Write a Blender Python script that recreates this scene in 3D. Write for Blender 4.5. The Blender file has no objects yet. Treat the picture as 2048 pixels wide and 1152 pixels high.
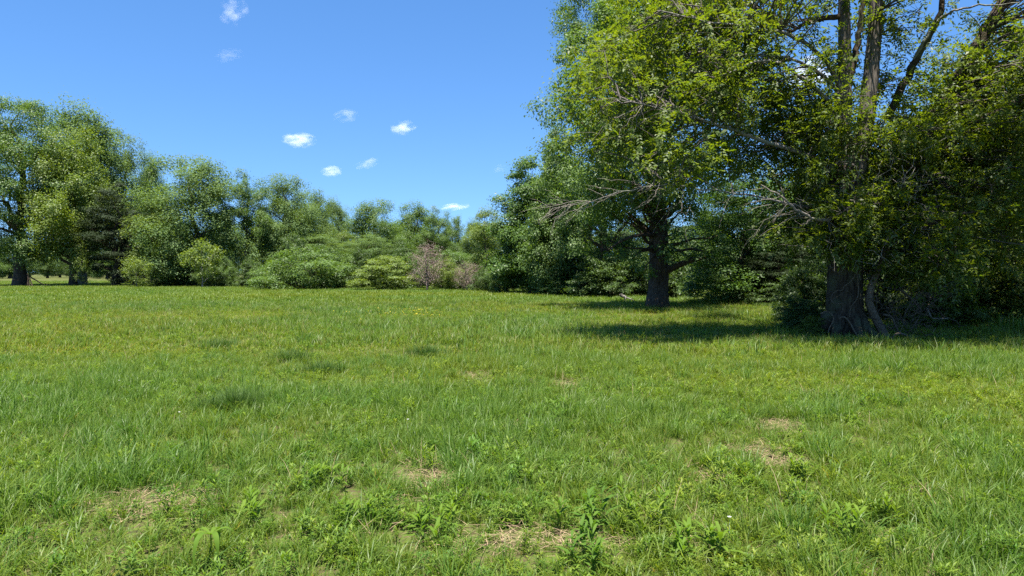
import bpy, math, random
import numpy as np
from mathutils import Vector

R = math.radians
sc = bpy.context.scene
C = sc.collection

# ------------------------------------------------------------------ camera, sky, sun, exposure
F = 1422.0          # focal length in photograph pixels (2048 wide)
EYE = 1.6
HOR = 545.0
cam_d = bpy.data.cameras.new('camera')
cam = bpy.data.objects.new('camera', cam_d)
C.objects.link(cam)
cam_d.sensor_width = 36.0
cam_d.lens = 36.0 * F / 2048.0
cam_d.clip_start = 0.05
cam_d.clip_end = 12000
cam.location = (0, 0, EYE)
cam.rotation_euler = (R(90) - math.atan((576 - HOR) / F), 0, 0)
sc.camera = cam

SUN_EL, SUN_AZ = R(73), R(184)      # azimuth clockwise from +Y: behind the camera
world = bpy.data.worlds.new('World')
sc.world = world
world.use_nodes = True
wn = world.node_tree
wn.nodes.clear()
w_out = wn.nodes.new('ShaderNodeOutputWorld')
w_bg = wn.nodes.new('ShaderNodeBackground')
w_sky = wn.nodes.new('ShaderNodeTexSky')
w_sky.sky_type = 'NISHITA'
w_sky.sun_disc = False
w_sky.sun_elevation = SUN_EL
w_sky.sun_rotation = SUN_AZ
w_sky.altitude = 300
w_sky.air_density = 1.0
w_sky.dust_density = 0.0
w_sky.ozone_density = 4.2
w_hs = wn.nodes.new('ShaderNodeHueSaturation')
w_hs.inputs['Saturation'].default_value = 1.19
w_hs.inputs['Hue'].default_value = 0.502
w_bg.inputs['Strength'].default_value = 0.076
w_tc = wn.nodes.new('ShaderNodeTexCoord')
w_mp = wn.nodes.new('ShaderNodeMapping')
w_mp.inputs['Location'].default_value = (0, 0, 0.125)      # clear air: the pale band of the horizon lies low
w_nv = wn.nodes.new('ShaderNodeVectorMath')
w_nv.operation = 'NORMALIZE'
wn.links.new(w_tc.outputs['Generated'], w_mp.inputs['Vector'])
wn.links.new(w_mp.outputs[0], w_nv.inputs[0])
wn.links.new(w_nv.outputs[0], w_sky.inputs['Vector'])
wn.links.new(w_sky.outputs[0], w_hs.inputs['Color'])
wn.links.new(w_hs.outputs[0], w_bg.inputs['Color'])
wn.links.new(w_bg.outputs[0], w_out.inputs['Surface'])

sun_d = bpy.data.lights.new('sun', 'SUN')
sun_d.energy = 4.8
sun_d.angle = R(0.53)
sun_d.color = (1.0, 0.95, 0.87)
sun = bpy.data.objects.new('sun', sun_d)
C.objects.link(sun)
sdir = Vector((math.sin(SUN_AZ) * math.cos(SUN_EL), math.cos(SUN_AZ) * math.cos(SUN_EL), math.sin(SUN_EL)))
sun.rotation_euler = (-sdir).to_track_quat('-Z', 'Y').to_euler()
sun.location = sdir * 60

vs = sc.view_settings
vs.view_transform = 'Standard'
vs.look = 'None'
vs.exposure = 1.72
vs.gamma = 1.0
vs.use_curve_mapping = False
sc.cycles.max_bounces = 8
sc.cycles.transparent_max_bounces = 8
sc.cycles.volume_bounces = 6
sc.cycles.use_denoising = False


# ------------------------------------------------------------------ helpers
def W(px, py, d):
    """A point of the place: photograph pixel column/row and its distance ahead in metres."""
    return np.array([(px - 1024.0) / F * d, d, EYE - (py - HOR) / F * d])


def smooth(a, b, x):
    t = np.clip((x - a) / (b - a), 0, 1)
    return t * t * (3 - 2 * t)


_tab = np.random.default_rng(5).random((64, 64))


def vnoise(x, y, s):
    x = np.asarray(x) / s + 100.0
    y = np.asarray(y) / s + 100.0
    i, j = np.floor(x).astype(int), np.floor(y).astype(int)
    u, v = x - i, y - j
    u, v = u * u * (3 - 2 * u), v * v * (3 - 2 * v)
    g = lambda a, b: _tab[a % 64, b % 64]
    return (g(i, j) * (1 - u) + g(i + 1, j) * u) * (1 - v) + (g(i, j + 1) * (1 - u) + g(i + 1, j + 1) * u) * v


EDGE_Y = np.array([-20, 0, 12, 19, 22.7, 28, 31, 35, 42, 54, 62, 70, 80, 400])
EDGE_X = np.array([22, 18, 15, 13.8, 13.3, 11.9, 10.9, 9.6, 7.2, 3.4, 0.5, -8, -13, -13])


def edge_x(y):
    return np.interp(y, EDGE_Y, EDGE_X)


def gz(x, y):
    """Height of the ground."""
    x, y = np.asarray(x, float), np.asarray(y, float)
    near = np.clip(y / 30, 0, 1)
    h = (vnoise(x, y, 9.0) - 0.5) * 0.10 * near + (vnoise(x, y, 2.6) - 0.5) * 0.04
    s = x - edge_x(y)
    h = h - 3.2 * smooth(1.5, 26, s) * smooth(8, 22, y)
    return h


def ground_at(px, d):
    x = (px - 1024.0) / F * d
    return np.array([x, d, float(gz(x, d))])


def new_mesh(name, V, Q=None, T=None, rnd=None, smooth_shade=False, mat=None, midx=None):
    me = bpy.data.meshes.new(name)
    V = np.asarray(V, np.float32)
    nq = 0 if Q is None else len(Q)
    nt = 0 if T is None else len(T)
    loops = []
    if nq:
        loops.append(np.asarray(Q, np.int32).ravel())
    if nt:
        loops.append(np.asarray(T, np.int32).ravel())
    lv = np.concatenate(loops)
    me.vertices.add(len(V))
    me.vertices.foreach_set('co', V.ravel())
    me.loops.add(len(lv))
    me.loops.foreach_set('vertex_index', lv)
    me.polygons.add(nq + nt)
    starts = np.concatenate([np.arange(nq) * 4, nq * 4 + np.arange(nt) * 3]).astype(np.int32)
    me.polygons.foreach_set('loop_start', starts)
    if smooth_shade:
        me.polygons.foreach_set('use_smooth', np.ones(nq + nt, bool))
    if midx is not None:
        me.polygons.foreach_set('material_index', np.asarray(midx, np.int32))
    if rnd is not None:
        at = me.attributes.new('rnd', 'FLOAT', 'POINT')
        at.data.foreach_set('value', np.asarray(rnd, np.float32))
    me.update(calc_edges=True)
    me.validate()
    for m in (mat if isinstance(mat, (list, tuple)) else [mat]):
        if m:
            me.materials.append(m)
    return me


def link(name, me, parent=None, mat=None, kind=None):
    o = bpy.data.objects.new(name, me)
    C.objects.link(o)
    if parent:
        o.parent = parent
    if mat is not None:                       # copies share the mesh and keep their own leaf or bark colour
        o.material_slots[0].link = 'OBJECT'
        o.material_slots[0].material = mat
    if kind:
        o['kind'] = kind
    return o


def tag(o, label, cat, group=None, kind=None):
    o['label'] = label
    o['category'] = cat
    if group:
        o['group'] = group
    if kind:
        o['kind'] = kind
    return o


def empty(name, loc, rz=0.0, scale=(1, 1, 1)):
    o = bpy.data.objects.new(name, None)
    C.objects.link(o)
    o.location = [float(v) for v in loc]
    o.rotation_euler = (0, 0, rz)
    o.scale = scale
    o.empty_display_size = 0.3
    return o


class Wood:
    """Collects tapered tubes into one mesh."""
    def __init__(self):
        self.V, self.Q, self.r, self.n = [], [], [], 0

    def tube(self, pts, rad, sides=6, flute=0.0, seed=0, rnd=0.5):
        pts = np.asarray(pts, float)
        rad = np.broadcast_to(np.asarray(rad, float), (len(pts),))
        m = len(pts)
        tan = np.gradient(pts, axis=0)
        tan /= np.linalg.norm(tan, axis=1)[:, None] + 1e-9
        ref = np.array([1.0, 0.13, 0.07]) if abs(tan[0][0]) < 0.8 else np.array([0.05, 0.2, 1.0])
        a = np.cross(tan, ref)
        a /= np.linalg.norm(a, axis=1)[:, None] + 1e-9
        b = np.cross(tan, a)
        th = np.linspace(0, 2 * np.pi, sides, endpoint=False)
        rr = np.ones((m, sides))
        if flute:
            g = np.random.default_rng(seed)
            ph = g.random(3) * 6.28
            t = np.linspace(0, 1, m)[:, None]
            rr += flute * (np.sin(5 * th + ph[0]) * (1 - t) * .6 + np.sin(9 * th + ph[1] + 2 * t) * .3 + g.normal(0, .35, (m, sides)) * .6)
        ring = pts[:, None, :] + (rad[:, None] * rr)[:, :, None] * (np.cos(th)[None, :, None] * a[:, None, :] + np.sin(th)[None, :, None] * b[:, None, :])
        V = ring.reshape(-1, 3)
        i = np.arange(m - 1)[:, None] * sides
        j = np.arange(sides)[None, :]
        k = (j + 1) % sides
        Q = np.stack([i + j, i + k, i + sides + k, i + sides + j], -1).reshape(-1, 4) + self.n
        self.V.append(V)
        self.Q.append(Q)
        self.r.append(np.full(len(V), rnd))
        self.n += len(V)

    def mesh(self, name, mat):
        return new_mesh(name, np.concatenate(self.V), np.concatenate(self.Q), rnd=np.concatenate(self.r), smooth_shade=True, mat=mat)


def curve(p0, p1, n, bow, rng, wob=0.0):
    """A bent line between two points: bow lifts its middle, wob adds crookedness."""
    p0, p1 = np.asarray(p0, float), np.asarray(p1, float)
    t = np.linspace(0, 1, n)[:, None]
    p = p0 * (1 - t) + p1 * t
    L = np.linalg.norm(p1 - p0)
    p = p + np.array([0, 0, bow * L]) * (4 * t * (1 - t))
    if wob:
        w = rng.normal(0, wob * L, (n, 3))
        w[0] = 0
        w[-1] = 0
        p = p + w
    return p


def spline(pts, n):
    """Catmull-Rom through pts."""
    P = np.asarray(pts, float)
    P = np.vstack([2 * P[0] - P[1], P, 2 * P[-1] - P[-2]])
    out = []
    seg = len(P) - 3
    for u in np.linspace(0, seg - 1e-6, n):
        i = int(u)
        t = u - i
        a, b, c, d = P[i:i + 4]
        out.append(.5 * ((2 * b) + (c - a) * t + (2 * a - 5 * b + 4 * c - d) * t * t + (3 * b - a - 3 * c + d) * t ** 3))
    return np.array(out)


def unit(v):
    return v / (np.linalg.norm(v, axis=-1, keepdims=True) + 1e-9)


def leaf_mesh(name, pos, nrm, axis, L, wr, rng, mat, fold=0.25, six=False):
    """Leaf blades: a folded four-cornered leaf (two triangles), or a six-cornered one, at each position."""
    n = len(pos)
    nrm = unit(nrm)
    axis = axis - nrm * np.sum(axis * nrm, axis=1, keepdims=True)
    axis = unit(axis)
    side = np.cross(nrm, axis)
    L = np.broadcast_to(L, (n,))[:, None]
    w = L * wr * .5
    if not six:
        V = np.empty((n, 4, 3))
        V[:, 0] = pos
        V[:, 1] = pos + axis * L * .45 + side * w + nrm * L * fold * .4
        V[:, 2] = pos + axis * L - nrm * L * fold * .5
        V[:, 3] = pos + axis * L * .45 - side * w + nrm * L * fold * .4
        Q = np.arange(n * 4).reshape(n, 4)
        rnd = np.repeat(rng.random(n), 4)
        return new_mesh(name, V.reshape(-1, 3), Q, rnd=rnd, mat=mat)
    V = np.empty((n, 6, 3))
    V[:, 0] = pos
    V[:, 1] = pos + axis * L * .3 + side * w * .9 + nrm * L * fold * .3
    V[:, 2] = pos + axis * L * .62 + side * w * .8 + nrm * L * fold * .2
    V[:, 3] = pos + axis * L - nrm * L * fold * .5
    V[:, 4] = pos + axis * L * .62 - side * w * .8 + nrm * L * fold * .2
    V[:, 5] = pos + axis * L * .3 - side * w * .9 + nrm * L * fold * .3
    b = np.arange(n)[:, None] * 6
    Q = np.concatenate([b + np.array([[0, 1, 2, 3]]), b + np.array([[0, 3, 4, 5]])])
    rnd = np.repeat(rng.random(n), 6)
    return new_mesh(name, V.reshape(-1, 3), Q, rnd=rnd, mat=mat)


def sprays(rng, tips, cent, L, n_leaf=7, per_tip=4, droop=.5, sc=.10):
    """Feather-shaped leaves: leaflets in pairs along a drooping stalk, several stalks to a twig tip."""
    p = np.repeat(tips.reshape(-1, 3), per_tip, 0)
    c = np.repeat(np.repeat(cent, tips.shape[1], 0), per_tip, 0)
    n = len(p)
    d = unit(unit(p - c) * .7 + rng.normal(0, .6, (n, 3)) + np.array([0, 0, -droop]) * rng.random((n, 1)))
    p = p + rng.normal(0, sc, (n, 3))
    up = unit(np.array([0, 0, 1.]) + rng.normal(0, .35, (n, 3)))
    sd = unit(np.cross(d, up))
    nr = np.cross(sd, d)
    ln = L * (1.6 + .9 * rng.random(n))
    P, A, Nn, Ls = [], [], [], []
    for k in range(n_leaf):
        t = (k // 2 + 1) / (n_leaf // 2 + 1)
        sg = 0 if k == n_leaf - 1 else (1 if k % 2 else -1)
        P.append(p + d * (ln * t)[:, None] - np.array([0, 0, .25]) * (ln * t * t)[:, None])
        A.append(d * .55 + sd * sg + np.array([0, 0, -.25]) + rng.normal(0, .15, (n, 3)))
        Nn.append(nr + rng.normal(0, .22, (n, 3)))
        Ls.append(L * (.7 + .5 * rng.random(n)) * (.75 + .4 * t))
    return np.concatenate(P), np.concatenate(Nn), np.concatenate(A), np.concatenate(Ls)


# ------------------------------------------------------------------ materials
def nmat(name):
    m = bpy.data.materials.new(name)
    m.use_nodes = True
    nt = m.node_tree
    nt.nodes.clear()
    return m, nt, nt.nodes, nt.links


def leaf_mat(name, c1, c2, under, trans=0.3, tcol=None, rough=0.5, spec=0.35, inst=False, dead=None, dead_at=0.95, patch=None):
    m, nt, N, Lk = nmat(name)
    out = N.new('ShaderNodeOutputMaterial')
    at = N.new('ShaderNodeAttribute')
    at.attribute_name = 'rnd'
    ramp = N.new('ShaderNodeValToRGB')
    el = ramp.color_ramp.elements
    el[0].color = (*c1, 1)
    el[1].color = (*c2, 1)
    el[1].position = 0.93 if dead else 1.0
    if dead:
        e = el.new(dead_at + .01)
        e.color = (*dead, 1)
        el[1].position = dead_at
    Lk.new(at.outputs['Fac'], ramp.inputs[0])
    col = ramp.outputs[0]
    if patch:                                   # slow colour drift from place to place
        pa = N.new('ShaderNodeAttribute')
        pa.attribute_type = 'INSTANCER' if inst else 'GEOMETRY'
        pa.attribute_name = 'tint'
        mx = N.new('ShaderNodeMix')
        mx.data_type = 'RGBA'
        mx.blend_type = 'MULTIPLY'
        mx.inputs['Factor'].default_value = 1.0
        r2 = N.new('ShaderNodeValToRGB')
        r2.color_ramp.elements[0].color = (*patch[0], 1)
        r2.color_ramp.elements[1].color = (*patch[-1], 1)
        for i, pc in enumerate(patch[1:-1]):
            e = r2.color_ramp.elements.new((i + 1) / (len(patch) - 1))
            e.color = (*pc, 1)
        Lk.new(pa.outputs['Fac'], r2.inputs[0])
        Lk.new(col, mx.inputs['A'])
        Lk.new(r2.outputs[0], mx.inputs['B'])
        col = mx.outputs['Result']
    geo = N.new('ShaderNodeNewGeometry')
    mu = N.new('ShaderNodeMix')
    mu.data_type = 'RGBA'
    mu.inputs['B'].default_value = (*under, 1)
    Lk.new(col, mu.inputs['A'])
    k = N.new('ShaderNodeMath')
    k.operation = 'MULTIPLY'
    k.inputs[1].default_value = 0.4
    Lk.new(geo.outputs['Backfacing'], k.inputs[0])
    Lk.new(k.outputs[0], mu.inputs['Factor'])
    p = N.new('ShaderNodeBsdfPrincipled')
    p.inputs['Roughness'].default_value = rough
    p.inputs['Specular IOR Level'].default_value = spec
    Lk.new(mu.outputs['Result'], p.inputs['Base Color'])
    tr = N.new('ShaderNodeBsdfTranslucent')
    mt = N.new('ShaderNodeMix')
    mt.data_type = 'RGBA'
    mt.blend_type = 'MULTIPLY'
    mt.inputs['Factor'].default_value = 1.0
    tc = tcol or (2.2, 2.0, 0.7)
    mt.inputs['B'].default_value = (*tc, 1)
    Lk.new(col, mt.inputs['A'])
    Lk.new(mt.outputs['Result'], tr.inputs['Color'])
    ms = N.new('ShaderNodeMixShader')
    ms.inputs[0].default_value = trans
    Lk.new(p.outputs[0], ms.inputs[1])
    Lk.new(tr.outputs[0], ms.inputs[2])
    Lk.new(ms.outputs[0], out.inputs['Surface'])
    return m


def bark_mat(name, c1, c2, scale=6.0, stretch=0.18, bump=0.6, moss=None):
    m, nt, N, Lk = nmat(name)
    out = N.new('ShaderNodeOutputMaterial')
    p = N.new('ShaderNodeBsdfPrincipled')
    p.inputs['Roughness'].default_value = 0.9
    p.inputs['Specular IOR Level'].default_value = 0.15
    tc = N.new('ShaderNodeTexCoord')
    mp = N.new('ShaderNodeMapping')
    mp.inputs['Scale'].default_value = (1, 1, stretch)
    Lk.new(tc.outputs['Object'], mp.inputs['Vector'])
    n1 = N.new('ShaderNodeTexNoise')
    n1.inputs['Scale'].default_value = scale * 3
    n1.inputs['Detail'].default_value = 6
    n1.inputs['Distortion'].default_value = 0.6
    Lk.new(mp.outputs[0], n1.inputs['Vector'])
    v = N.new('ShaderNodeTexVoronoi')
    v.inputs['Scale'].default_value = scale * 2.2
    v.feature = 'DISTANCE_TO_EDGE'
    Lk.new(mp.outputs[0], v.inputs['Vector'])
    r = N.new('ShaderNodeValToRGB')
    r.color_ramp.elements[0].position = 0.32
    r.color_ramp.elements[1].position = 0.68
    r.color_ramp.elements[0].color = (*c1, 1)
    r.color_ramp.elements[1].color = (*c2, 1)
    Lk.new(n1.outputs['Fac'], r.inputs[0])
    col = r.outputs[0]
    if moss:
        n2 = N.new('ShaderNodeTexNoise')
        n2.inputs['Scale'].default_value = 2.3
        n2.inputs['Detail'].default_value = 4
        Lk.new(tc.outputs['Object'], n2.inputs['Vector'])
        r2 = N.new('ShaderNodeValToRGB')
        r2.color_ramp.elements[0].position = 0.5
        r2.color_ramp.elements[1].position = 0.62
        Lk.new(n2.outputs['Fac'], r2.inputs[0])
        mx = N.new('ShaderNodeMix')
        mx.data_type = 'RGBA'
        mx.inputs['B'].default_value = (*moss, 1)
        Lk.new(r2.outputs[0], mx.inputs['Factor'])
        Lk.new(col, mx.inputs['A'])
        col = mx.outputs['Result']
    Lk.new(col, p.inputs['Base Color'])
    ad = N.new('ShaderNodeMath')
    ad.operation = 'ADD'
    Lk.new(n1.outputs['Fac'], ad.inputs[0])
    Lk.new(v.outputs['Distance'], ad.inputs[1])
    b = N.new('ShaderNodeBump')
    b.inputs['Strength'].default_value = bump
    b.inputs['Distance'].default_value = 0.05
    Lk.new(ad.outputs[0], b.inputs['Height'])
    Lk.new(b.outputs[0], p.inputs['Normal'])
    Lk.new(p.outputs[0], out.inputs['Surface'])
    return m


M = {}
M['bark'] = bark_mat('bark_grey_brown', (.05, .042, .034), (.15, .13, .11))
M['bark_dark'] = bark_mat('bark_dark', (.022, .016, .011), (.082, .062, .042))
M['bark_oak'] = bark_mat('bark_furrowed', (.014, .010, .007), (.072, .055, .037), 7, .14, 1.0, (.06, .062, .036))
M['bark_pale'] = bark_mat('bark_pale_lichen', (.055, .048, .04), (.27, .25, .22), 7, .5, .6, (.14, .15, .12))
M['twig'] = bark_mat('dead_twig', (.11, .092, .072), (.27, .24, .20), 14, .5, .3)
M['twig_brown'] = bark_mat('brown_twig', (.13, .095, .075), (.27, .21, .17), 14, .5, .3)
M['vine'] = bark_mat('vine_bark', (.055, .041, .028), (.16, .125, .088), 14, .5, .5)

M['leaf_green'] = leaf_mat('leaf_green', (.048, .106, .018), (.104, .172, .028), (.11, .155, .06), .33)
M['leaf_silver'] = leaf_mat('leaf_silver', (.064, .124, .034), (.124, .184, .056), (.11, .16, .07), .32, rough=.6, spec=.15)
M['leaf_yellow'] = leaf_mat('leaf_yellow_green', (.072, .130, .015), (.135, .185, .022), (.14, .18, .06), .38)
M['leaf_blue'] = leaf_mat('leaf_blue_green', (.040, .096, .018), (.085, .152, .028), (.09, .14, .05), .36, rough=.45, spec=.3)
M['leaf_dark'] = leaf_mat('needle_dark', (.014, .026, .009), (.032, .048, .016), (.03, .045, .02), .15, rough=.6, spec=.15)
M['leaf_olive'] = leaf_mat('leaf_olive', (.048, .088, .011), (.108, .142, .016), (.10, .14, .04), .44, tcol=(2.3, 2.15, .5))
M['leaf_shade'] = leaf_mat('leaf_wood', (.028, .062, .011), (.066, .114, .018), (.08, .12, .04), .36)  # leaf green darkened: shade of wood and thicket put into the colour
M['leaf_bud'] = leaf_mat('leaf_bud', (.14, .105, .085), (.22, .165, .135), (.2, .16, .14), .25, tcol=(1.3, 1.1, .9))


# ------------------------------------------------------------------ tree meshes
def profile(kind, t):
    if kind == 'round':
        return np.sqrt(np.clip(1 - (2 * t - 1) ** 2 * .98, 0, 1)) * (0.85 + .15 * (1 - t))
    if kind == 'oval':
        return np.clip(np.sin(np.pi * np.clip(t * .93 + .07, 0, 1)) ** .6, 0, 1)
    if kind == 'egg':                         # widest low, domed top
        return np.clip((1 - t) ** .5 * np.minimum(1, t * 4 + .55), .05, 1)
    if kind == 'cone':
        return np.clip(1.02 - t, .04, 1) * np.minimum(1, t * 6 + .6)
    if kind == 'shrub':
        return np.sqrt(np.clip(1 - t ** 1.8, 0.02, 1)) * np.minimum(1, .72 + t * 1.4)
    if kind == 'dome':                        # full rounded head on a broad skirt
        return np.clip((1 - t ** 2.1) ** .5 * np.minimum(1, .74 + t * 1.3), .08, 1)
    if kind == 'column':
        return np.clip((1 - t ** 3) ** .5, .1, 1) * np.minimum(1, .7 + t * 2)
    return np.ones_like(t)


def crown_points(rng, H, Rr, base, kind, n, shell=.3, squash=1.0, mind=None):
    """Centres of the leaf clumps, spread through the crown and held apart."""
    out = np.empty((0, 3))
    lob = rng.random(4) * 6.28
    mind = mind if mind else .55 * (Rr * Rr * (H - base) * 2.4 / n) ** (1 / 3)
    t0 = 0
    while len(out) < n and t0 < 60:
        t0 += 1
        k = n * 2
        t = rng.random(k)
        pr = profile(kind, t)
        keep = rng.random(k) < pr ** 1.5 + .08
        t, pr = t[keep], pr[keep]
        a = rng.random(len(t)) * 2 * np.pi
        u = np.sqrt(shell + (1 - shell) * rng.random(len(t)))
        u = np.where(rng.random(len(t)) < .25, rng.random(len(t)) * .8, u)
        lump = 1 + .16 * np.sin(3 * a + lob[0] + 5 * t) + .12 * np.sin(5 * a + lob[1] - 7 * t) + .10 * np.sin(9 * t + lob[2])
        r = Rr * pr * u * lump
        p = np.stack([r * np.cos(a), r * np.sin(a) * squash, base + t * (H - base)], 1)
        for q in p:
            if len(out) >= n:
                break
            if len(out) == 0 or np.min(np.sum((out - q) ** 2, 1)) > mind * mind:
                out = np.vstack([out, q])
        mind *= .93
    return out


def skeleton(rng, wood, cent, H, tr, base, K=12, lean=(0, 0), stems=1, sides=8, fork=.95, twig=.012, flute=0.0):
    """Trunk, limbs to groups of clumps, and a branch to each clump."""
    top = np.array([lean[0], lean[1], H * fork])
    trunks = []
    for s in range(stems):
        a = rng.random() * 6.28
        off = np.array([math.cos(a), math.sin(a), 0]) * (0 if stems == 1 else .12 * H / 4)
        n = 12
        t = np.linspace(0, 1, n)[:, None]
        p = top * t + off * t * (1.6 if stems > 1 else 0) + (off * .15 if stems > 1 else 0)
        w = rng.normal(0, .012 * H, (n, 3)) * np.minimum(1, t * 3)
        w[:, 2] = 0
        p = p + w
        p[0, 2] = -.25
        rad = tr / math.sqrt(stems) * ((1 - t[:, 0]) ** .8 * .93 + .05)
        rad[0] *= 1.5
        pp = spline(p, 26)
        rr = np.interp(np.linspace(0, 1, 26), np.linspace(0, 1, n), rad)
        wood.tube(pp, rr, sides + (4 if flute else 0), flute, seed=int(rng.integers(1e6)))
        trunks.append((pp, rr))
    # k-means of clumps
    c = cent[rng.permutation(len(cent))[:K]].copy()
    for _ in range(6):
        lab = np.argmin(((cent[:, None, :] - c[None]) ** 2).sum(2), 1)
        for k in range(K):
            if np.any(lab == k):
                c[k] = cent[lab == k].mean(0)
    for k in range(K):
        mem = cent[lab == k]
        if len(mem) == 0:
            continue
        pp, rr = trunks[k % stems]
        hd = np.linalg.norm(c[k][:2] - np.interp(c[k][2], pp[:, 2], pp[:, 0]) * np.array([1, 0]))
        zs = np.clip(c[k][2] - hd * (.5 + .5 * rng.random()), max(base * .75, .12 * H * (stems == 1)), H * .85)
        i = int(np.argmin(abs(pp[:, 2] - zs)))
        lim = curve(pp[i], c[k], 7, -.06 + .1 * rng.random(), rng, .035)
        r0 = min(rr[i] * .62, .02 + tr * .42)
        wood.tube(lim, np.linspace(r0, twig * 1.6, 7), 5, rnd=rng.random())
        for q in mem:
            j = int(rng.integers(2, 7))
            br = curve(lim[j], q, 4, rng.normal(0, .06), rng, .05)
            wood.tube(br, np.linspace(max(twig * 1.5, r0 * .3 * (1 - j / 8)), twig * .5, 4), 3, rnd=rng.random())


def leaves_around(rng, cent, cr, per, L, flat=.65, reach=.82, twigs=9, up=.75, droop=-.25, spread=.23):
    n = len(cent)
    cr = np.broadcast_to(cr, (n,)) * (.75 + .5 * rng.random(n))
    d = unit(rng.normal(0, 1, (n, twigs, 3)))
    rad = cr[:, None, None] * reach * (.35 + .65 * rng.random((n, twigs, 1)) ** .6)
    tw = cent[:, None, :] + d * rad * np.array([1, 1, flat])
    m = max(1, per // twigs)
    pos = tw[:, :, None, :] + rng.normal(0, 1, (n, twigs, m, 3)) * (cr[:, None, None, None] * spread) * np.array([1, 1, flat])
    cc = np.broadcast_to(cent[:, None, None, :], pos.shape)
    o = unit(pos - cc)
    pos = pos.reshape(-1, 3)
    o = o.reshape(-1, 3)
    nrm = o * .7 + np.array([0, 0, up]) + rng.normal(0, .42, pos.shape)
    ax = rng.normal(0, 1, pos.shape) + o * .5 + np.array([0, 0, droop])
    Ls = L * (.6 + .8 * rng.random(len(pos)))
    return pos, nrm, ax, Ls, tw


def tree_data(key, seed, H, Rr, base, kind, n, cr, per, L, leaf, bark, tr=.3, K=12, stems=1, shell=.3, flat=.65, squash=1.0,
              wr=.55, up=.6, droop=-.25, six=False, flute=0., fork=.84, lean=(0, 0), twig=.012, spread=.23, wtwigs=False):
    rng = np.random.default_rng(seed)
    cent = crown_points(rng, H - cr * .6, Rr - cr * .5, base + cr * .3, kind, n, shell, squash)
    wood = Wood()
    skeleton(rng, wood, cent, H, tr, base, K, lean, stems, fork=fork, flute=flute, twig=twig)
    pos, nrm, ax, Ls, tw = leaves_around(rng, cent, cr, per, L, flat, up=up, droop=droop, spread=spread)
    if wtwigs:
        for i in range(len(cent)):
            for q in tw[i][:4]:
                wood.tube(curve(cent[i], q, 3, 0, rng, .06), [twig * .5, twig * .4, twig * .2], 3, rnd=rng.random())
    k = pos[:, 2] > .03
    lm = leaf_mesh(key + '_leaves', pos[k], nrm[k], ax[k], Ls[k], wr, rng, leaf, six=six)
    return dict(wood=wood.mesh(key + '_wood', bark), leaves=lm, H=float(np.percentile(pos[k][:, 2], 99.7)), R=float(np.percentile(np.hypot(pos[k][:, 0], pos[k][:, 1]), 96)))


def place(data, name, label, cat, px, d, top, width, group=None, leaf=None, bark=None, rz=0., z0=None, sink=.05, yscale=None):
    """Stand a tree at photo column px, d metres away, so that it reaches row top and is width columns wide."""
    p = ground_at(px, d)
    z = p[2] if z0 is None else z0
    h = EYE - (top - HOR) / F * d - z
    sx = width / F * d / (2 * data['R'])
    root = empty(name, (p[0], p[1], z - sink), rz, (sx, yscale or sx, h / data['H']))
    tag(root, label, cat, group)
    link('trunk', data['wood'], root, bark)
    if data['leaves'] is not None:
        link('crown', data['leaves'], root, leaf, 'stuff')
    return root

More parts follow.
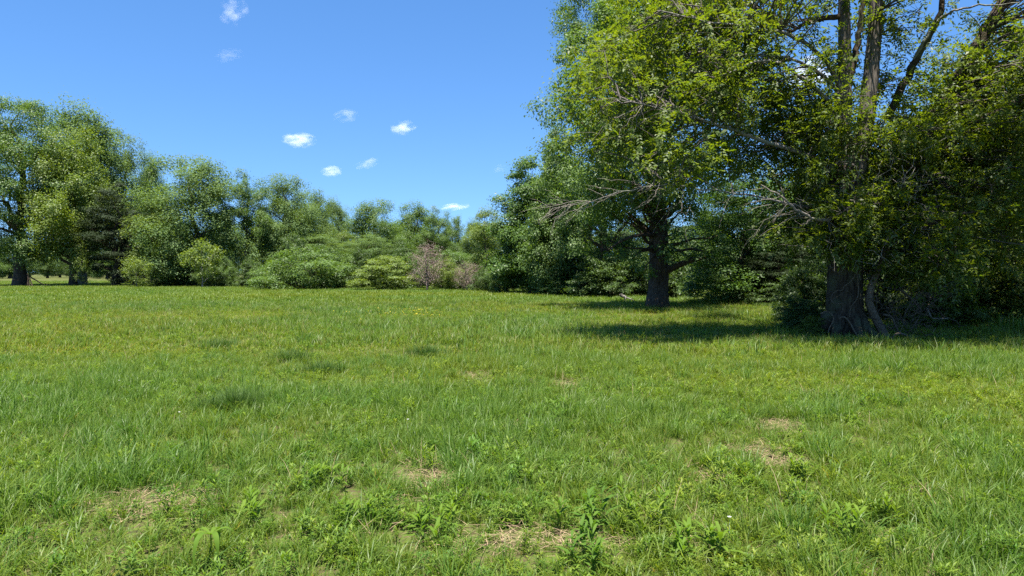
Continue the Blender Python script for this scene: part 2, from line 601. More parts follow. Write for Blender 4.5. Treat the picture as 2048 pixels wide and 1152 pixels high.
# ------------------------------------------------------------------ the ground
def build_ground():
    def axis(lo, hi, n, p):
        u = np.linspace(-1, 1, n)
        v = np.sign(u) * (np.sinh(abs(u) * p) / np.sinh(p))
        return np.where(v < 0, -v * lo, v * hi)
    xs = axis(-3000, 3000, 381, 8.0)
    ys = axis(-3000, 3500, 381, 8.0) + 8
    X, Y = np.meshgrid(xs, ys)
    Z = gz(X, Y)
    V = np.stack([X.ravel(), Y.ravel(), Z.ravel() - .018], 1)
    n = len(xs)
    i = np.arange(len(ys) - 1)[:, None] * n + np.arange(n - 1)[None, :]
    i = i.ravel()
    Q = np.stack([i, i + 1, i + n + 1, i + n], 1)
    m, nt, N, Lk = nmat('meadow_soil')
    out = N.new('ShaderNodeOutputMaterial')
    p = N.new('ShaderNodeBsdfPrincipled')
    p.inputs['Roughness'].default_value = 1
    p.inputs['Specular IOR Level'].default_value = .1
    geo = N.new('ShaderNodeNewGeometry')

    def noise(scale, det=5):
        a = N.new('ShaderNodeTexNoise')
        a.inputs['Scale'].default_value = scale
        a.inputs['Detail'].default_value = det
        Lk.new(geo.outputs['Position'], a.inputs['Vector'])
        return a.outputs['Fac']

    def ramp(f, a, b, ca, cb):
        r = N.new('ShaderNodeValToRGB')
        r.color_ramp.elements[0].position = a
        r.color_ramp.elements[1].position = b
        r.color_ramp.elements[0].color = (*ca, 1)
        r.color_ramp.elements[1].color = (*cb, 1)
        Lk.new(f, r.inputs[0])
        return r.outputs[0]

    green = ramp(noise(.6), .35, .65, (.058, .088, .016), (.085, .112, .022))
    soil = ramp(noise(9), .35, .65, (.052, .046, .02), (.10, .082, .04))
    litter = ramp(noise(7), .35, .65, (.035, .027, .017), (.085, .065, .04))
    mx = N.new('ShaderNodeMix')
    mx.data_type = 'RGBA'
    Lk.new(ramp(noise(22, 3), .42, .60, (0, 0, 0), (1, 1, 1)), mx.inputs['Factor'])
    Lk.new(green, mx.inputs['A'])
    Lk.new(soil, mx.inputs['B'])
    at = N.new('ShaderNodeAttribute')
    at.attribute_name = 'rnd'
    m2 = N.new('ShaderNodeMix')
    m2.data_type = 'RGBA'
    Lk.new(at.outputs['Fac'], m2.inputs['Factor'])
    Lk.new(mx.outputs['Result'], m2.inputs['A'])
    Lk.new(litter, m2.inputs['B'])
    Lk.new(m2.outputs['Result'], p.inputs['Base Color'])
    b = N.new('ShaderNodeBump')
    b.inputs['Strength'].default_value = .8
    b.inputs['Distance'].default_value = .08
    Lk.new(noise(14, 8), b.inputs['Height'])
    Lk.new(b.outputs[0], p.inputs['Normal'])
    Lk.new(p.outputs[0], out.inputs['Surface'])
    wood = smooth(1.0, 4.0, X - edge_x(Y)) * smooth(200, 100, Y) * smooth(60, 30, X)
    me = new_mesh('meadow_ground', V, Q, rnd=wood.ravel(), smooth_shade=True, mat=m)
    o = link('meadow_ground', me)
    o['kind'] = 'structure'
    o['label'] = 'gently rolling green hay meadow running back to the trees'
    return o


build_ground()


# ------------------------------------------------------------------ clouds: small volumes of vapour far off
def cloud_mat(name, dens, soft, wisp):
    m, nt, N, Lk = nmat(name)
    out = N.new('ShaderNodeOutputMaterial')
    pv = N.new('ShaderNodeVolumePrincipled')
    pv.inputs['Color'].default_value = (1, 1, 1, 1)
    pv.inputs['Anisotropy'].default_value = 0.0
    tc = N.new('ShaderNodeTexCoord')
    oi = N.new('ShaderNodeObjectInfo')
    ln = N.new('ShaderNodeVectorMath')
    ln.operation = 'LENGTH'
    Lk.new(tc.outputs['Object'], ln.inputs[0])
    mu = N.new('ShaderNodeMath')
    mu.operation = 'MULTIPLY'
    mu.inputs[1].default_value = 90
    Lk.new(oi.outputs['Random'], mu.inputs[0])
    ad = N.new('ShaderNodeVectorMath')
    ad.operation = 'ADD'
    Lk.new(tc.outputs['Object'], ad.inputs[0])
    Lk.new(mu.outputs[0], ad.inputs[1])
    nz = N.new('ShaderNodeTexNoise')
    nz.inputs['Scale'].default_value = 1.6
    nz.inputs['Detail'].default_value = 5
    nz.inputs['Roughness'].default_value = .6
    Lk.new(ad.outputs[0], nz.inputs['Vector'])

    def mth(op, a, b):
        k = N.new('ShaderNodeMath')
        k.operation = op
        for s_, v in ((0, a), (1, b)):
            if isinstance(v, (int, float)):
                k.inputs[s_].default_value = v
            else:
                Lk.new(v, k.inputs[s_])
        return k.outputs[0]
    body = mth('SUBTRACT', 1.0, mth('POWER', ln.outputs['Value'], 1.6))
    v = mth('ADD', mth('MULTIPLY', body, soft), mth('MULTIPLY', mth('SUBTRACT', nz.outputs['Fac'], .55), wisp))
    v = mth('MULTIPLY', mth('MAXIMUM', v, 0.0), dens)
    v = mth('MULTIPLY', v, mth('MAXIMUM', mth('MINIMUM', mth('MULTIPLY', body, 4.0), 1.0), 0.0))
    Lk.new(v, pv.inputs['Density'])
    Lk.new(pv.outputs[0], out.inputs['Volume'])
    return m


def ico(name, mat, seed):
    import bmesh
    bm = bmesh.new()
    bmesh.ops.create_icosphere(bm, subdivisions=3, radius=1.0)
    me = bpy.data.meshes.new(name)
    bm.to_mesh(me)
    bm.free()
    me.materials.append(mat)
    return me


CM = [cloud_mat('cloud_vapour', .022, .62, 3.0), cloud_mat('cloud_wisp', .009, .5, 3.6), cloud_mat('cloud_shred', .004, .6, 3.4)]
CD = 3000.0
for px, py, w, h, k, tilt, lab in [
        (600, 282, 84, 38, 0, 0, 'largest white puff of cloud, left of the middle of the blue sky'),
        (808, 257, 62, 36, 0, 8, 'small peaked white cloud right of the largest puff'),
        (664, 343, 54, 28, 0, 0, 'small oval white cloud low over the pale treetops'),
        (694, 233, 64, 30, 1, 12, 'thin ragged cloud highest of those in the middle of the sky'),
        (735, 328, 62, 24, 1, 16, 'thin slanting streak of cloud beside the small oval cloud'),
        (472, 28, 72, 64, 1, 25, 'torn wispy cloud at the top edge of the sky'),
        (460, 113, 70, 30, 2, 15, 'barely visible shred of cloud under the torn wispy one'),
        (910, 414, 74, 18, 0, 6, 'flat streak of cloud just above the far treetops'),
        (866, 415, 34, 12, 1, 0, 'tiny flat cloud at the left end of the flat streak'),
        (1000, 338, 38, 20, 2, 14, 'small faint cloud beside the dark maple'),
        (1612, 150, 120, 84, 0, 0, 'white cloud glimpsed through the bare branches of the big tree')]:
    c = link('cloud', ico('cloud', CM[k], 1))
    q = W(px, py, CD)
    s = CD / F / 2
    c.location = q
    c.scale = (w * s * .9, w * s * .7, h * s * .9)
    c.rotation_euler = (0, -R(tilt), 0)
    tag(c, lab, 'cloud', 'small fair weather clouds')

# ------------------------------------------------------------------ kinds of trees and shrubs
D = {}
D['round'] = tree_data('round_tree', 11, 16, 4.6, .6, 'dome', 84, 1.5, 820, .165, M['leaf_silver'], M['bark'], .36, 14, flat=.95)
D['tall'] = tree_data('tall_tree', 12, 18, 3.6, 3.0, 'oval', 66, 1.45, 760, .165, M['leaf_green'], M['bark'], .32, 14, flat=1.)
D['airy'] = tree_data('airy_tree', 13, 18, 4.0, 4.0, 'oval', 60, 1.25, 680, .165, M['leaf_silver'], M['bark'], .34, 13, flat=.95, stems=2, shell=.5)
D['dome'] = tree_data('dome_tree', 14, 15, 4.4, 2.4, 'dome', 76, 1.4, 780, .16, M['leaf_green'], M['bark'], .33, 13, flat=.95)
D['shrub'] = tree_data('shrub', 15, 4, 3.0, .1, 'shrub', 80, .62, 300, .11, M['leaf_green'], M['bark_dark'], .10, 12, stems=3, fork=.8)
D['layer'] = tree_data('layer_shrub', 16, 4, 3.2, .1, 'shrub', 60, .85, 320, .13, M['leaf_yellow'], M['bark_dark'], .10, 12, stems=2, flat=.28, fork=.8, up=1.0)
D['conifer'] = tree_data('conifer', 17, 12, 3.0, .4, 'oval', 90, .95, 380, .18, M['leaf_dark'], M['bark_dark'], .30, 16, flat=.4, wr=.3, droop=-.5)
D['feather'] = tree_data('feather_tree', 18, 12, 2.6, .2, 'column', 70, .9, 330, .2, M['leaf_yellow'], M['bark'], .18, 14, stems=2, flat=1.0, wr=.3)
D['sapling'] = tree_data('sapling', 19, 3.4, 1.5, .5, 'oval', 26, .5, 130, .13, M['leaf_yellow'], M['bark_pale'], .05, 8)
D['bare'] = tree_data('bare_shrub', 20, 4.6, 2.1, .5, 'round', 90, .50, 46, .075, M['leaf_bud'], M['twig_brown'], .10, 18, stems=3, shell=.1, twig=.016, wtwigs=True, spread=.5)
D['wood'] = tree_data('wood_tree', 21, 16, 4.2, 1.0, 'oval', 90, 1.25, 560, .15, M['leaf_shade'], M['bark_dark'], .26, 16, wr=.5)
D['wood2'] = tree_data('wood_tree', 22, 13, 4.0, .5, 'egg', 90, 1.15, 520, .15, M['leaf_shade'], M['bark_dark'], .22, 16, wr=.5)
D['under'] = tree_data('under_shrub', 23, 3.4, 2.0, .1, 'shrub', 70, .5, 280, .10, M['leaf_yellow'], M['bark_dark'], .06, 12, stems=3, fork=.75, flat=.45)
D['maple'] = tree_data('maple', 24, 11, 3.0, .3, 'egg', 95, .95, 760, .135, M['leaf_blue'], M['bark_dark'], .22, 15)

# ------------------------------------------------------------------ left edge of the field
big_left = tree_data('big_left_tree', 31, 22, 6.2, 2.6, 'oval', 95, 1.75, 860, .175, M['leaf_green'], M['bark_dark'], .62, 18)
place(big_left, 'field_tree', 'tall green tree with a thick dark trunk and thin poles propped beside it', 'tree', 40, 82, 200, 240, rz=.3)
place(D['tall'], 'field_tree', 'tall silvery green tree rising behind the shoulder of the thick-trunked tree', 'tree', 163, 92, 208, 160, leaf=M['leaf_silver'], rz=1.2)
place(D['dome'], 'field_tree', 'broad yellow-green tree on a short dark trunk next to the black evergreen', 'tree', 146, 82.5, 266, 180, leaf=M['leaf_yellow'], bark=M['bark_dark'], rz=2.2)
place(D['airy'], 'field_tree', 'pale thin-leaved tree whose slope of crown steps down over the black evergreen', 'tree', 240, 97, 262, 130, rz=.7)
place(D['conifer'], 'evergreen_tree', 'blackish evergreen with drooping boughs at the left of the field', 'evergreen', 232, 81, 368, 140, rz=.4)
place(D['conifer'], 'evergreen_tree', 'shorter blackish evergreen tucked against the right of the taller one', 'evergreen', 268, 80.5, 420, 80, rz=2.4)
place(D['tall'], 'field_tree', 'narrow green tree top peeping between the evergreen and the big domed tree', 'tree', 302, 112, 310, 70, rz=3.0)
place(D['round'], 'field_tree', 'big domed silvery tree with yellow-green skirts reaching to the grass', 'tree', 385, 80, 314, 210, rz=.5)
place(D['feather'], 'field_tree', 'yellow-green young tree filling the lower left of the big domed tree', 'tree', 312, 79, 400, 110, rz=.9)
place(D['sapling'], 'sapling', 'little sapling with a white stem in front of the black evergreen', 'sapling', 273, 73, 512, 60, rz=1)
place(D['sapling'], 'sapling', 'bright sapling before the trunk of the big domed tree', 'sapling', 405, 73, 478, 80, rz=2.5)
place(D['sapling'], 'sapling', 'short bright shoot of leaves under the yellow-green tree by the evergreen', 'sapling', 162, 80, 505, 46, rz=.5)
place(D['shrub'], 'shrub', 'low dark shrub at the foot of the big domed tree', 'shrub', 425, 76, 530, 70, leaf=M['leaf_shade'], rz=1)
place(D['airy'], 'field_tree', 'round-topped tree on two grey trunks with a gap of lit grass beneath', 'tree', 491, 84, 342, 115, leaf=M['leaf_green'], rz=2.0)
place(D['round'], 'field_tree', 'wide silvery tree behind the large shrub, tallest right of the two-trunked tree', 'tree', 572, 88, 354, 150, rz=2.6)
place(D['dome'], 'field_tree', 'green shoulder tree sloping down right of the wide silvery tree', 'tree', 622, 94, 384, 110, leaf=M['leaf_silver'], rz=1.6)
place(D['tall'], 'field_tree', 'slim grey-green tree standing alone against the sky', 'tree', 667, 104, 396, 66, leaf=M['leaf_silver'], rz=.2)
place(D['round'], 'field_tree', 'rounded tree with a ragged double top above the layered yellow-green shrub', 'tree', 750, 95, 402, 130, leaf=M['leaf_green'], rz=4.0)
place(D['dome'], 'field_tree', 'flat-domed green tree above the brown leafless shrub', 'tree', 832, 104, 408, 120, rz=.8)
place(D['airy'], 'field_tree', 'thin-crowned tree with sky and purplish twigs showing through', 'tree', 872, 100, 414, 70, leaf=M['leaf_green'], bark=M['twig_brown'], rz=1.3)
place(D['dome'], 'field_tree', 'small round tree ending the far treeline on its right', 'tree', 906, 106, 434, 70, rz=2.7)
place(D['tall'], 'field_tree', 'grey-green tree half hidden by the feathery yellow one', 'tree', 950, 92, 438, 60, leaf=M['leaf_silver'], rz=.4)
place(D['feather'], 'feathery_tree', 'feathery yellow-green tree against the left of the dark maple', 'tree', 975, 72, 416, 90, rz=.4)
place(D['feather'], 'feathery_tree', 'yellow-leaved tree top showing over the large shrub', 'tree', 688, 90, 462, 60, rz=1.4)

for px, d, top, w, lab in [
        (606, 66, 494, 190, 'largest green shrub, spreading low over its own dark shade'),
        (545, 70, 520, 90, 'small ragged shrub left of the largest shrub'),
        (690, 72, 505, 90, 'loose green shrub arching over the dry grass slope')]:
    place(D['shrub'], 'shrub', lab, 'shrub', px, d, top, w, 'shrubs along the far edge of the field', rz=px)
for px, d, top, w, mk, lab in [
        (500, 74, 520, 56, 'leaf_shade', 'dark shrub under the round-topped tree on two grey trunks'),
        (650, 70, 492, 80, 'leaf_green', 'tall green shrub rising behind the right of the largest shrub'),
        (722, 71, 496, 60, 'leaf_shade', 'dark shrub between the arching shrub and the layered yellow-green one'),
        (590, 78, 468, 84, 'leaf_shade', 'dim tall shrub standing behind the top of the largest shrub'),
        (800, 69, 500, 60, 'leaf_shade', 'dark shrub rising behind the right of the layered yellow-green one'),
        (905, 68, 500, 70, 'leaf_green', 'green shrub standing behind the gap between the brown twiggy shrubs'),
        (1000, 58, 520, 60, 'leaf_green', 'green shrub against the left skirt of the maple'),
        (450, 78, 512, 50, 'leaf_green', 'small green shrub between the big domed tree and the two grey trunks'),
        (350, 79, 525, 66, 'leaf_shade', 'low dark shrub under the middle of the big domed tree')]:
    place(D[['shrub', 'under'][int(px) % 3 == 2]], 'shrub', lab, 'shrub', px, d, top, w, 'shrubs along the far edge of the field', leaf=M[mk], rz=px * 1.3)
place(D['layer'], 'layered_shrub', 'yellow-green shrub in flat layers in the middle of the far edge', 'shrub', 768, 63, 512, 130, 'shrubs along the far edge of the field', rz=.6)
place(D['bare'], 'bare_shrub', 'brown nearly leafless shrub on two grey stems', 'shrub', 855, 61, 482, 90, 'shrubs along the far edge of the field', rz=.2)
place(D['bare'], 'bare_shrub', 'smaller brown twiggy shrub left of the feathery tree', 'shrub', 934, 61, 520, 70, 'shrubs along the far edge of the field', rz=1.7)
place(D['shrub'], 'shrub', 'green shrub between the two brown twiggy shrubs', 'shrub', 896, 63, 515, 80, 'shrubs along the far edge of the field', leaf=M['leaf_yellow'], rz=1.1)
place(D['shrub'], 'shrub', 'dark green shrub between the smaller brown shrub and the maple', 'shrub', 972, 60, 535, 70, 'shrubs along the far edge of the field', leaf=M['leaf_shade'], rz=2.1)
place(D['shrub'], 'shrub', 'grey-green shrub filling the gap behind the larger brown shrub', 'shrub', 826, 68, 505, 90, 'shrubs along the far edge of the field', rz=3.1)

rg = random.Random(4)
back = [(-140, 240, 480), (-70, 270, 490), (10, 280, 492), (90, 280, 490), (160, 280, 488), (230, 270, 486), (-110, 190, 470), (-20, 230, 490), (60, 240, 490), (120, 230, 485), (185, 230, 480), (250, 210, 470), (310, 200, 465), (375, 190, 450), (500, 190, 460), (-60, 150, 420), (20, 190, 470), (95, 200, 480), (150, 210, 480), (215, 180, 460), (280, 150, 430), (345, 140, 420), (440, 130, 430), (465, 150, 450), (530, 130, 420),
        (600, 125, 430), (650, 130, 450), (705, 120, 440), (780, 125, 445), (815, 120, 452), (860, 130, 470), (890, 118, 480), (925, 120, 492), (960, 110, 470), (1010, 95, 440), (740, 84, 470), (800, 82, 478), (560, 98, 440), (640, 86, 470), (870, 84, 500), (920, 82, 505)]
for i, (px, d, top) in enumerate(back):
    k = ['wood2', 'round', 'wood'][i % 3]
    lab = {740: 'low full tree behind the layered yellow-green shrub', 800: 'low full tree behind the dark shrub right of the layered one', 560: 'tree filling the gap behind the left of the largest shrub',
           640: 'low tree behind the tall green shrub beside the largest shrub', 870: 'low tree behind the larger brown leafless shrub', 920: 'low tree behind the smaller brown twiggy shrub',
           960: 'tree behind the feathery yellow-green tree', 1010: 'tree behind the left skirt of the dark maple', 440: 'tree glimpsed through the dip right of the big domed tree',
           705: 'tree closing the dip right of the slim grey-green tree'}.get(px, 'leafy green tree farther back, behind the trees that edge the field')
    place(D[k], 'background_tree', lab, 'tree', px, d, top, rg.uniform(120, 170) * 95 / d,
          'trees farther back in the wood', leaf=[None, M['leaf_green'], M['leaf_silver']][i % 3], rz=rg.random() * 6)

# two thin props by the thick-trunked tree, and a fallen limb from it
wd = Wood()
for a, b in (((54, 575), (58, 552)), ((60, 576), (55, 548)), ((66, 576), (59, 556))):
    wd.tube(curve(W(*a, 79), W(*b, 79.3), 4, 0, random, 0), .07, 5)
o = link('leaning_pole', wd.mesh('leaning_pole', M['bark_dark']))
tag(o, 'dark thin poles propped together beside the thick-trunked tree', 'poles')
wd = Wood()
wd.tube(spline([W(62, 555, 80), W(75, 562, 80), W(88, 569, 80), W(112, 570.5, 80), W(140, 570, 80)], 14), np.linspace(.08, .03, 14), 5)
o = link('fallen_limb', wd.mesh('fallen_limb', M['bark_dark']))
tag(o, 'thin dark limb curving down to the grass right of the thick-trunked tree', 'branch')

# ------------------------------------------------------------------ right-hand trees beyond the big one
place(D['maple'], 'maple_tree', 'dark green maple leafy to the ground, first on the right of the open sky', 'tree', 1064, 55, 318, 170, rz=.4)
place(D['maple'], 'maple_tree', 'leafy green tree stepping up from the dark maple to the very tall straight-edged tree', 'tree', 1118, 51, 262, 130, leaf=M['leaf_green'], rz=2.4)
edge_tree = tree_data('edge_tree', 41, 24, 4.4, 1.5, 'column', 150, 1.15, 620, .14, M['leaf_green'], M['bark_dark'], .34, 20)
place(edge_tree, 'edge_tree', 'very tall leafy tree making the straight left edge of the right-hand wood', 'tree', 1205, 46, -150, 220, rz=1.0)

# the second big tree: dark trunk forking low, crown above
def second_tree():
    rng = np.random.default_rng(52)
    b = ground_at(1315, 30.6)
    root = empty('shade_tree', b)
    tag(root, 'tree with a dark flared trunk standing in the field edge beside the nearest big tree', 'tree')
    loc = lambda px, py, d: W(px, py, d - 3.6) - b
    w = Wood()
    pts = [np.array([0, 0, -.3]), np.array([.02, 0, .25]), loc(1317, 570, 34.5), loc(1318, 500, 34.5), loc(1316, 440, 34.5), loc(1313, 380, 34.6), loc(1310, 250, 34.8), loc(1322, 100, 35), loc(1330, -60, 35), loc(1335, -200, 35)]
    w.tube(spline(pts, 34), np.interp(np.linspace(0, 1, 34), [0, .06, .2, .45, .7, 1], [.85, .55, .42, .38, .25, .06]), 14, .10, 3)
    link('trunk', w.mesh('trunk', M['bark_dark']), root)
    for q, r in (([(1318, 545, 34.5), (1345, 535, 34.2), (1385, 520, 33.8), (1430, 512, 33.4)], .20),
                 ([(1316, 440, 34.5), (1345, 420, 34.7), (1362, 380, 35), (1380, 300, 35.3)], .17),
                 ([(1314, 420, 34.5), (1280, 390, 34.2), (1240, 350, 34), (1200, 300, 33.5)], .15),
                 ([(1312, 330, 34.6), (1270, 240, 34), (1230, 130, 33), (1210, 40, 32.5)], .14),
                 ([(1316, 470, 34.5), (1285, 470, 33.5), (1250, 478, 32.5), (1215, 500, 32)], .10)):
        w = Wood()
        w.tube(spline([loc(*x) for x in q], 14), np.linspace(r, r * .3, 14), 8)
        link('limb', w.mesh('limb', M['bark_dark']), root)
    cent = crown_points(rng, 16, 4.2, 2.6, 'oval', 130, .25) + np.array([-.3, -.8, 0])
    cent = cent[~((abs(cent[:, 0]) < 1.6) & (cent[:, 1] < 0) & (cent[:, 2] < 4.6))]
    low = np.array([loc(1290, 540, 33.6), loc(1262, 520, 33.2), loc(1345, 515, 33.5), loc(1235, 505, 33), loc(1400, 520, 33.4), loc(1430, 505, 33.2), loc(1325, 500, 33.2), loc(1440, 470, 33.2)])
    pos, nrm, ax, Ls, tw = leaves_around(rng, cent, 1.15, 620, .13, .65)
    p2, n2, a2, L2, _ = leaves_around(rng, low, .55, 120, .16, .5)
    pos, nrm, ax, Ls = np.vstack([pos, p2]), np.vstack([nrm, n2]), np.vstack([ax, a2]), np.concatenate([Ls, L2])
    link('crown', leaf_mesh('crown', pos, nrm, ax, Ls, .5, rng, M['leaf_green']), root, kind='stuff')
    w = Wood()
    tp = spline(pts, 40)
    for q in np.vstack([cent, low]):
        i = int(np.argmin(abs(tp[:, 2] - max(2.6, q[2] - .6 * np.hypot(q[0], q[1])))))
        w.tube(curve(tp[i], q, 6, .05, rng, .03), np.linspace(.09, .012, 6), 4)
    link('branches', w.mesh('branches', M['bark_dark']), root, kind='stuff')


second_tree()

place(D['wood2'], 'glossy_tree', 'tree with pale shining leaves between the two big trunks', 'tree', 1485, 35, 325, 270, leaf=M['leaf_blue'], rz=.3)
place(D['conifer'], 'evergreen_tree', 'dark low evergreen in the wood behind the nearest big tree', 'evergreen', 1560, 33, 470, 170, leaf=M['leaf_dark'], rz=.3)
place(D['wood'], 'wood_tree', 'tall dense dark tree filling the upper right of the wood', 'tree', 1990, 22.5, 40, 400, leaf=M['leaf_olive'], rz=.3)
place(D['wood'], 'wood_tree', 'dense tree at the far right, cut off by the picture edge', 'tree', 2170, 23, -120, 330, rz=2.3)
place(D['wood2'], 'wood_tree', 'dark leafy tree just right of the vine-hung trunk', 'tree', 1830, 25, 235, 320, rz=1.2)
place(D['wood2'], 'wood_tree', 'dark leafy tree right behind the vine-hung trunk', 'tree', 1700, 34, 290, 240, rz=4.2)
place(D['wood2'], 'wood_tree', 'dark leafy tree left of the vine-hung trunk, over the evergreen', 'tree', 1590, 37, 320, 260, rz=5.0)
for i, (px, d, top, w) in enumerate([(1450, 62, 385, 230), (1620, 54, 330, 250), (1310, 66, 420, 200), (1770, 46, 260, 260), (1900, 40, 200, 280), (2050, 33, 130, 280), (1180, 62, 350, 200), (1120, 62, 330, 160), (1390, 70, 440, 160), (1540, 66, 420, 180), (2180, 40, 60, 300)]):
    place(D[['wood', 'wood2'][i % 2]], 'wood_tree', 'leafy tree deep in the right-hand wood behind the others', 'tree', px, d, top, w, 'trees deep in the right-hand wood', rz=i * 1.1)

ug = 'undergrowth along the right-hand wood'
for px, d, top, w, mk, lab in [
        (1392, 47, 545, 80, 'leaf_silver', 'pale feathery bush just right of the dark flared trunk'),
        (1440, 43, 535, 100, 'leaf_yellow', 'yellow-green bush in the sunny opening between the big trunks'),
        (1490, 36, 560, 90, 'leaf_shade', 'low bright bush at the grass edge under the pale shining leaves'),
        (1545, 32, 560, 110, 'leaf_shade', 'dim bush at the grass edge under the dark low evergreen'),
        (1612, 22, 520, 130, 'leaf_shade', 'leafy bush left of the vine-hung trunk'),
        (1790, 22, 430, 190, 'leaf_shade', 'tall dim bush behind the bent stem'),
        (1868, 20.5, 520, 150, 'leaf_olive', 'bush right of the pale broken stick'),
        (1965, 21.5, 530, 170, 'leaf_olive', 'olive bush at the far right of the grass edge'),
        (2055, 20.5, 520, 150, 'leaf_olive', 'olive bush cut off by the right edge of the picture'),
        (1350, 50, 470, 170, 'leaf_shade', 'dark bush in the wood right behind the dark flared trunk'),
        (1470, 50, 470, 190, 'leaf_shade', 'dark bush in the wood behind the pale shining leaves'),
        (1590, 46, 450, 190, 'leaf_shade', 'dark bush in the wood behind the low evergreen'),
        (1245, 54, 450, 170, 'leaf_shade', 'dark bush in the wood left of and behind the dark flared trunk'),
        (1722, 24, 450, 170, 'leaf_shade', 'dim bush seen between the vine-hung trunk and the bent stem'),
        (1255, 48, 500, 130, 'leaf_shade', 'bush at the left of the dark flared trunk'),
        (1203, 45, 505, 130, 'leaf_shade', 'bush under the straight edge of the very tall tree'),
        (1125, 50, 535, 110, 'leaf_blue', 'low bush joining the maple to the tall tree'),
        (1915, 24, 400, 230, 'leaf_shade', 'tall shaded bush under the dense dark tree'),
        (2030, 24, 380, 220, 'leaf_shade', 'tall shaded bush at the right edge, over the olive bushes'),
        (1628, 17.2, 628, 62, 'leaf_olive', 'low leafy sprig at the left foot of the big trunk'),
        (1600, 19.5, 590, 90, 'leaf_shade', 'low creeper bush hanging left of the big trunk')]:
    place(D['under'], 'wood_shrub', lab, 'bush', px, d, top, w, ug, leaf=M[mk], rz=px * .7)


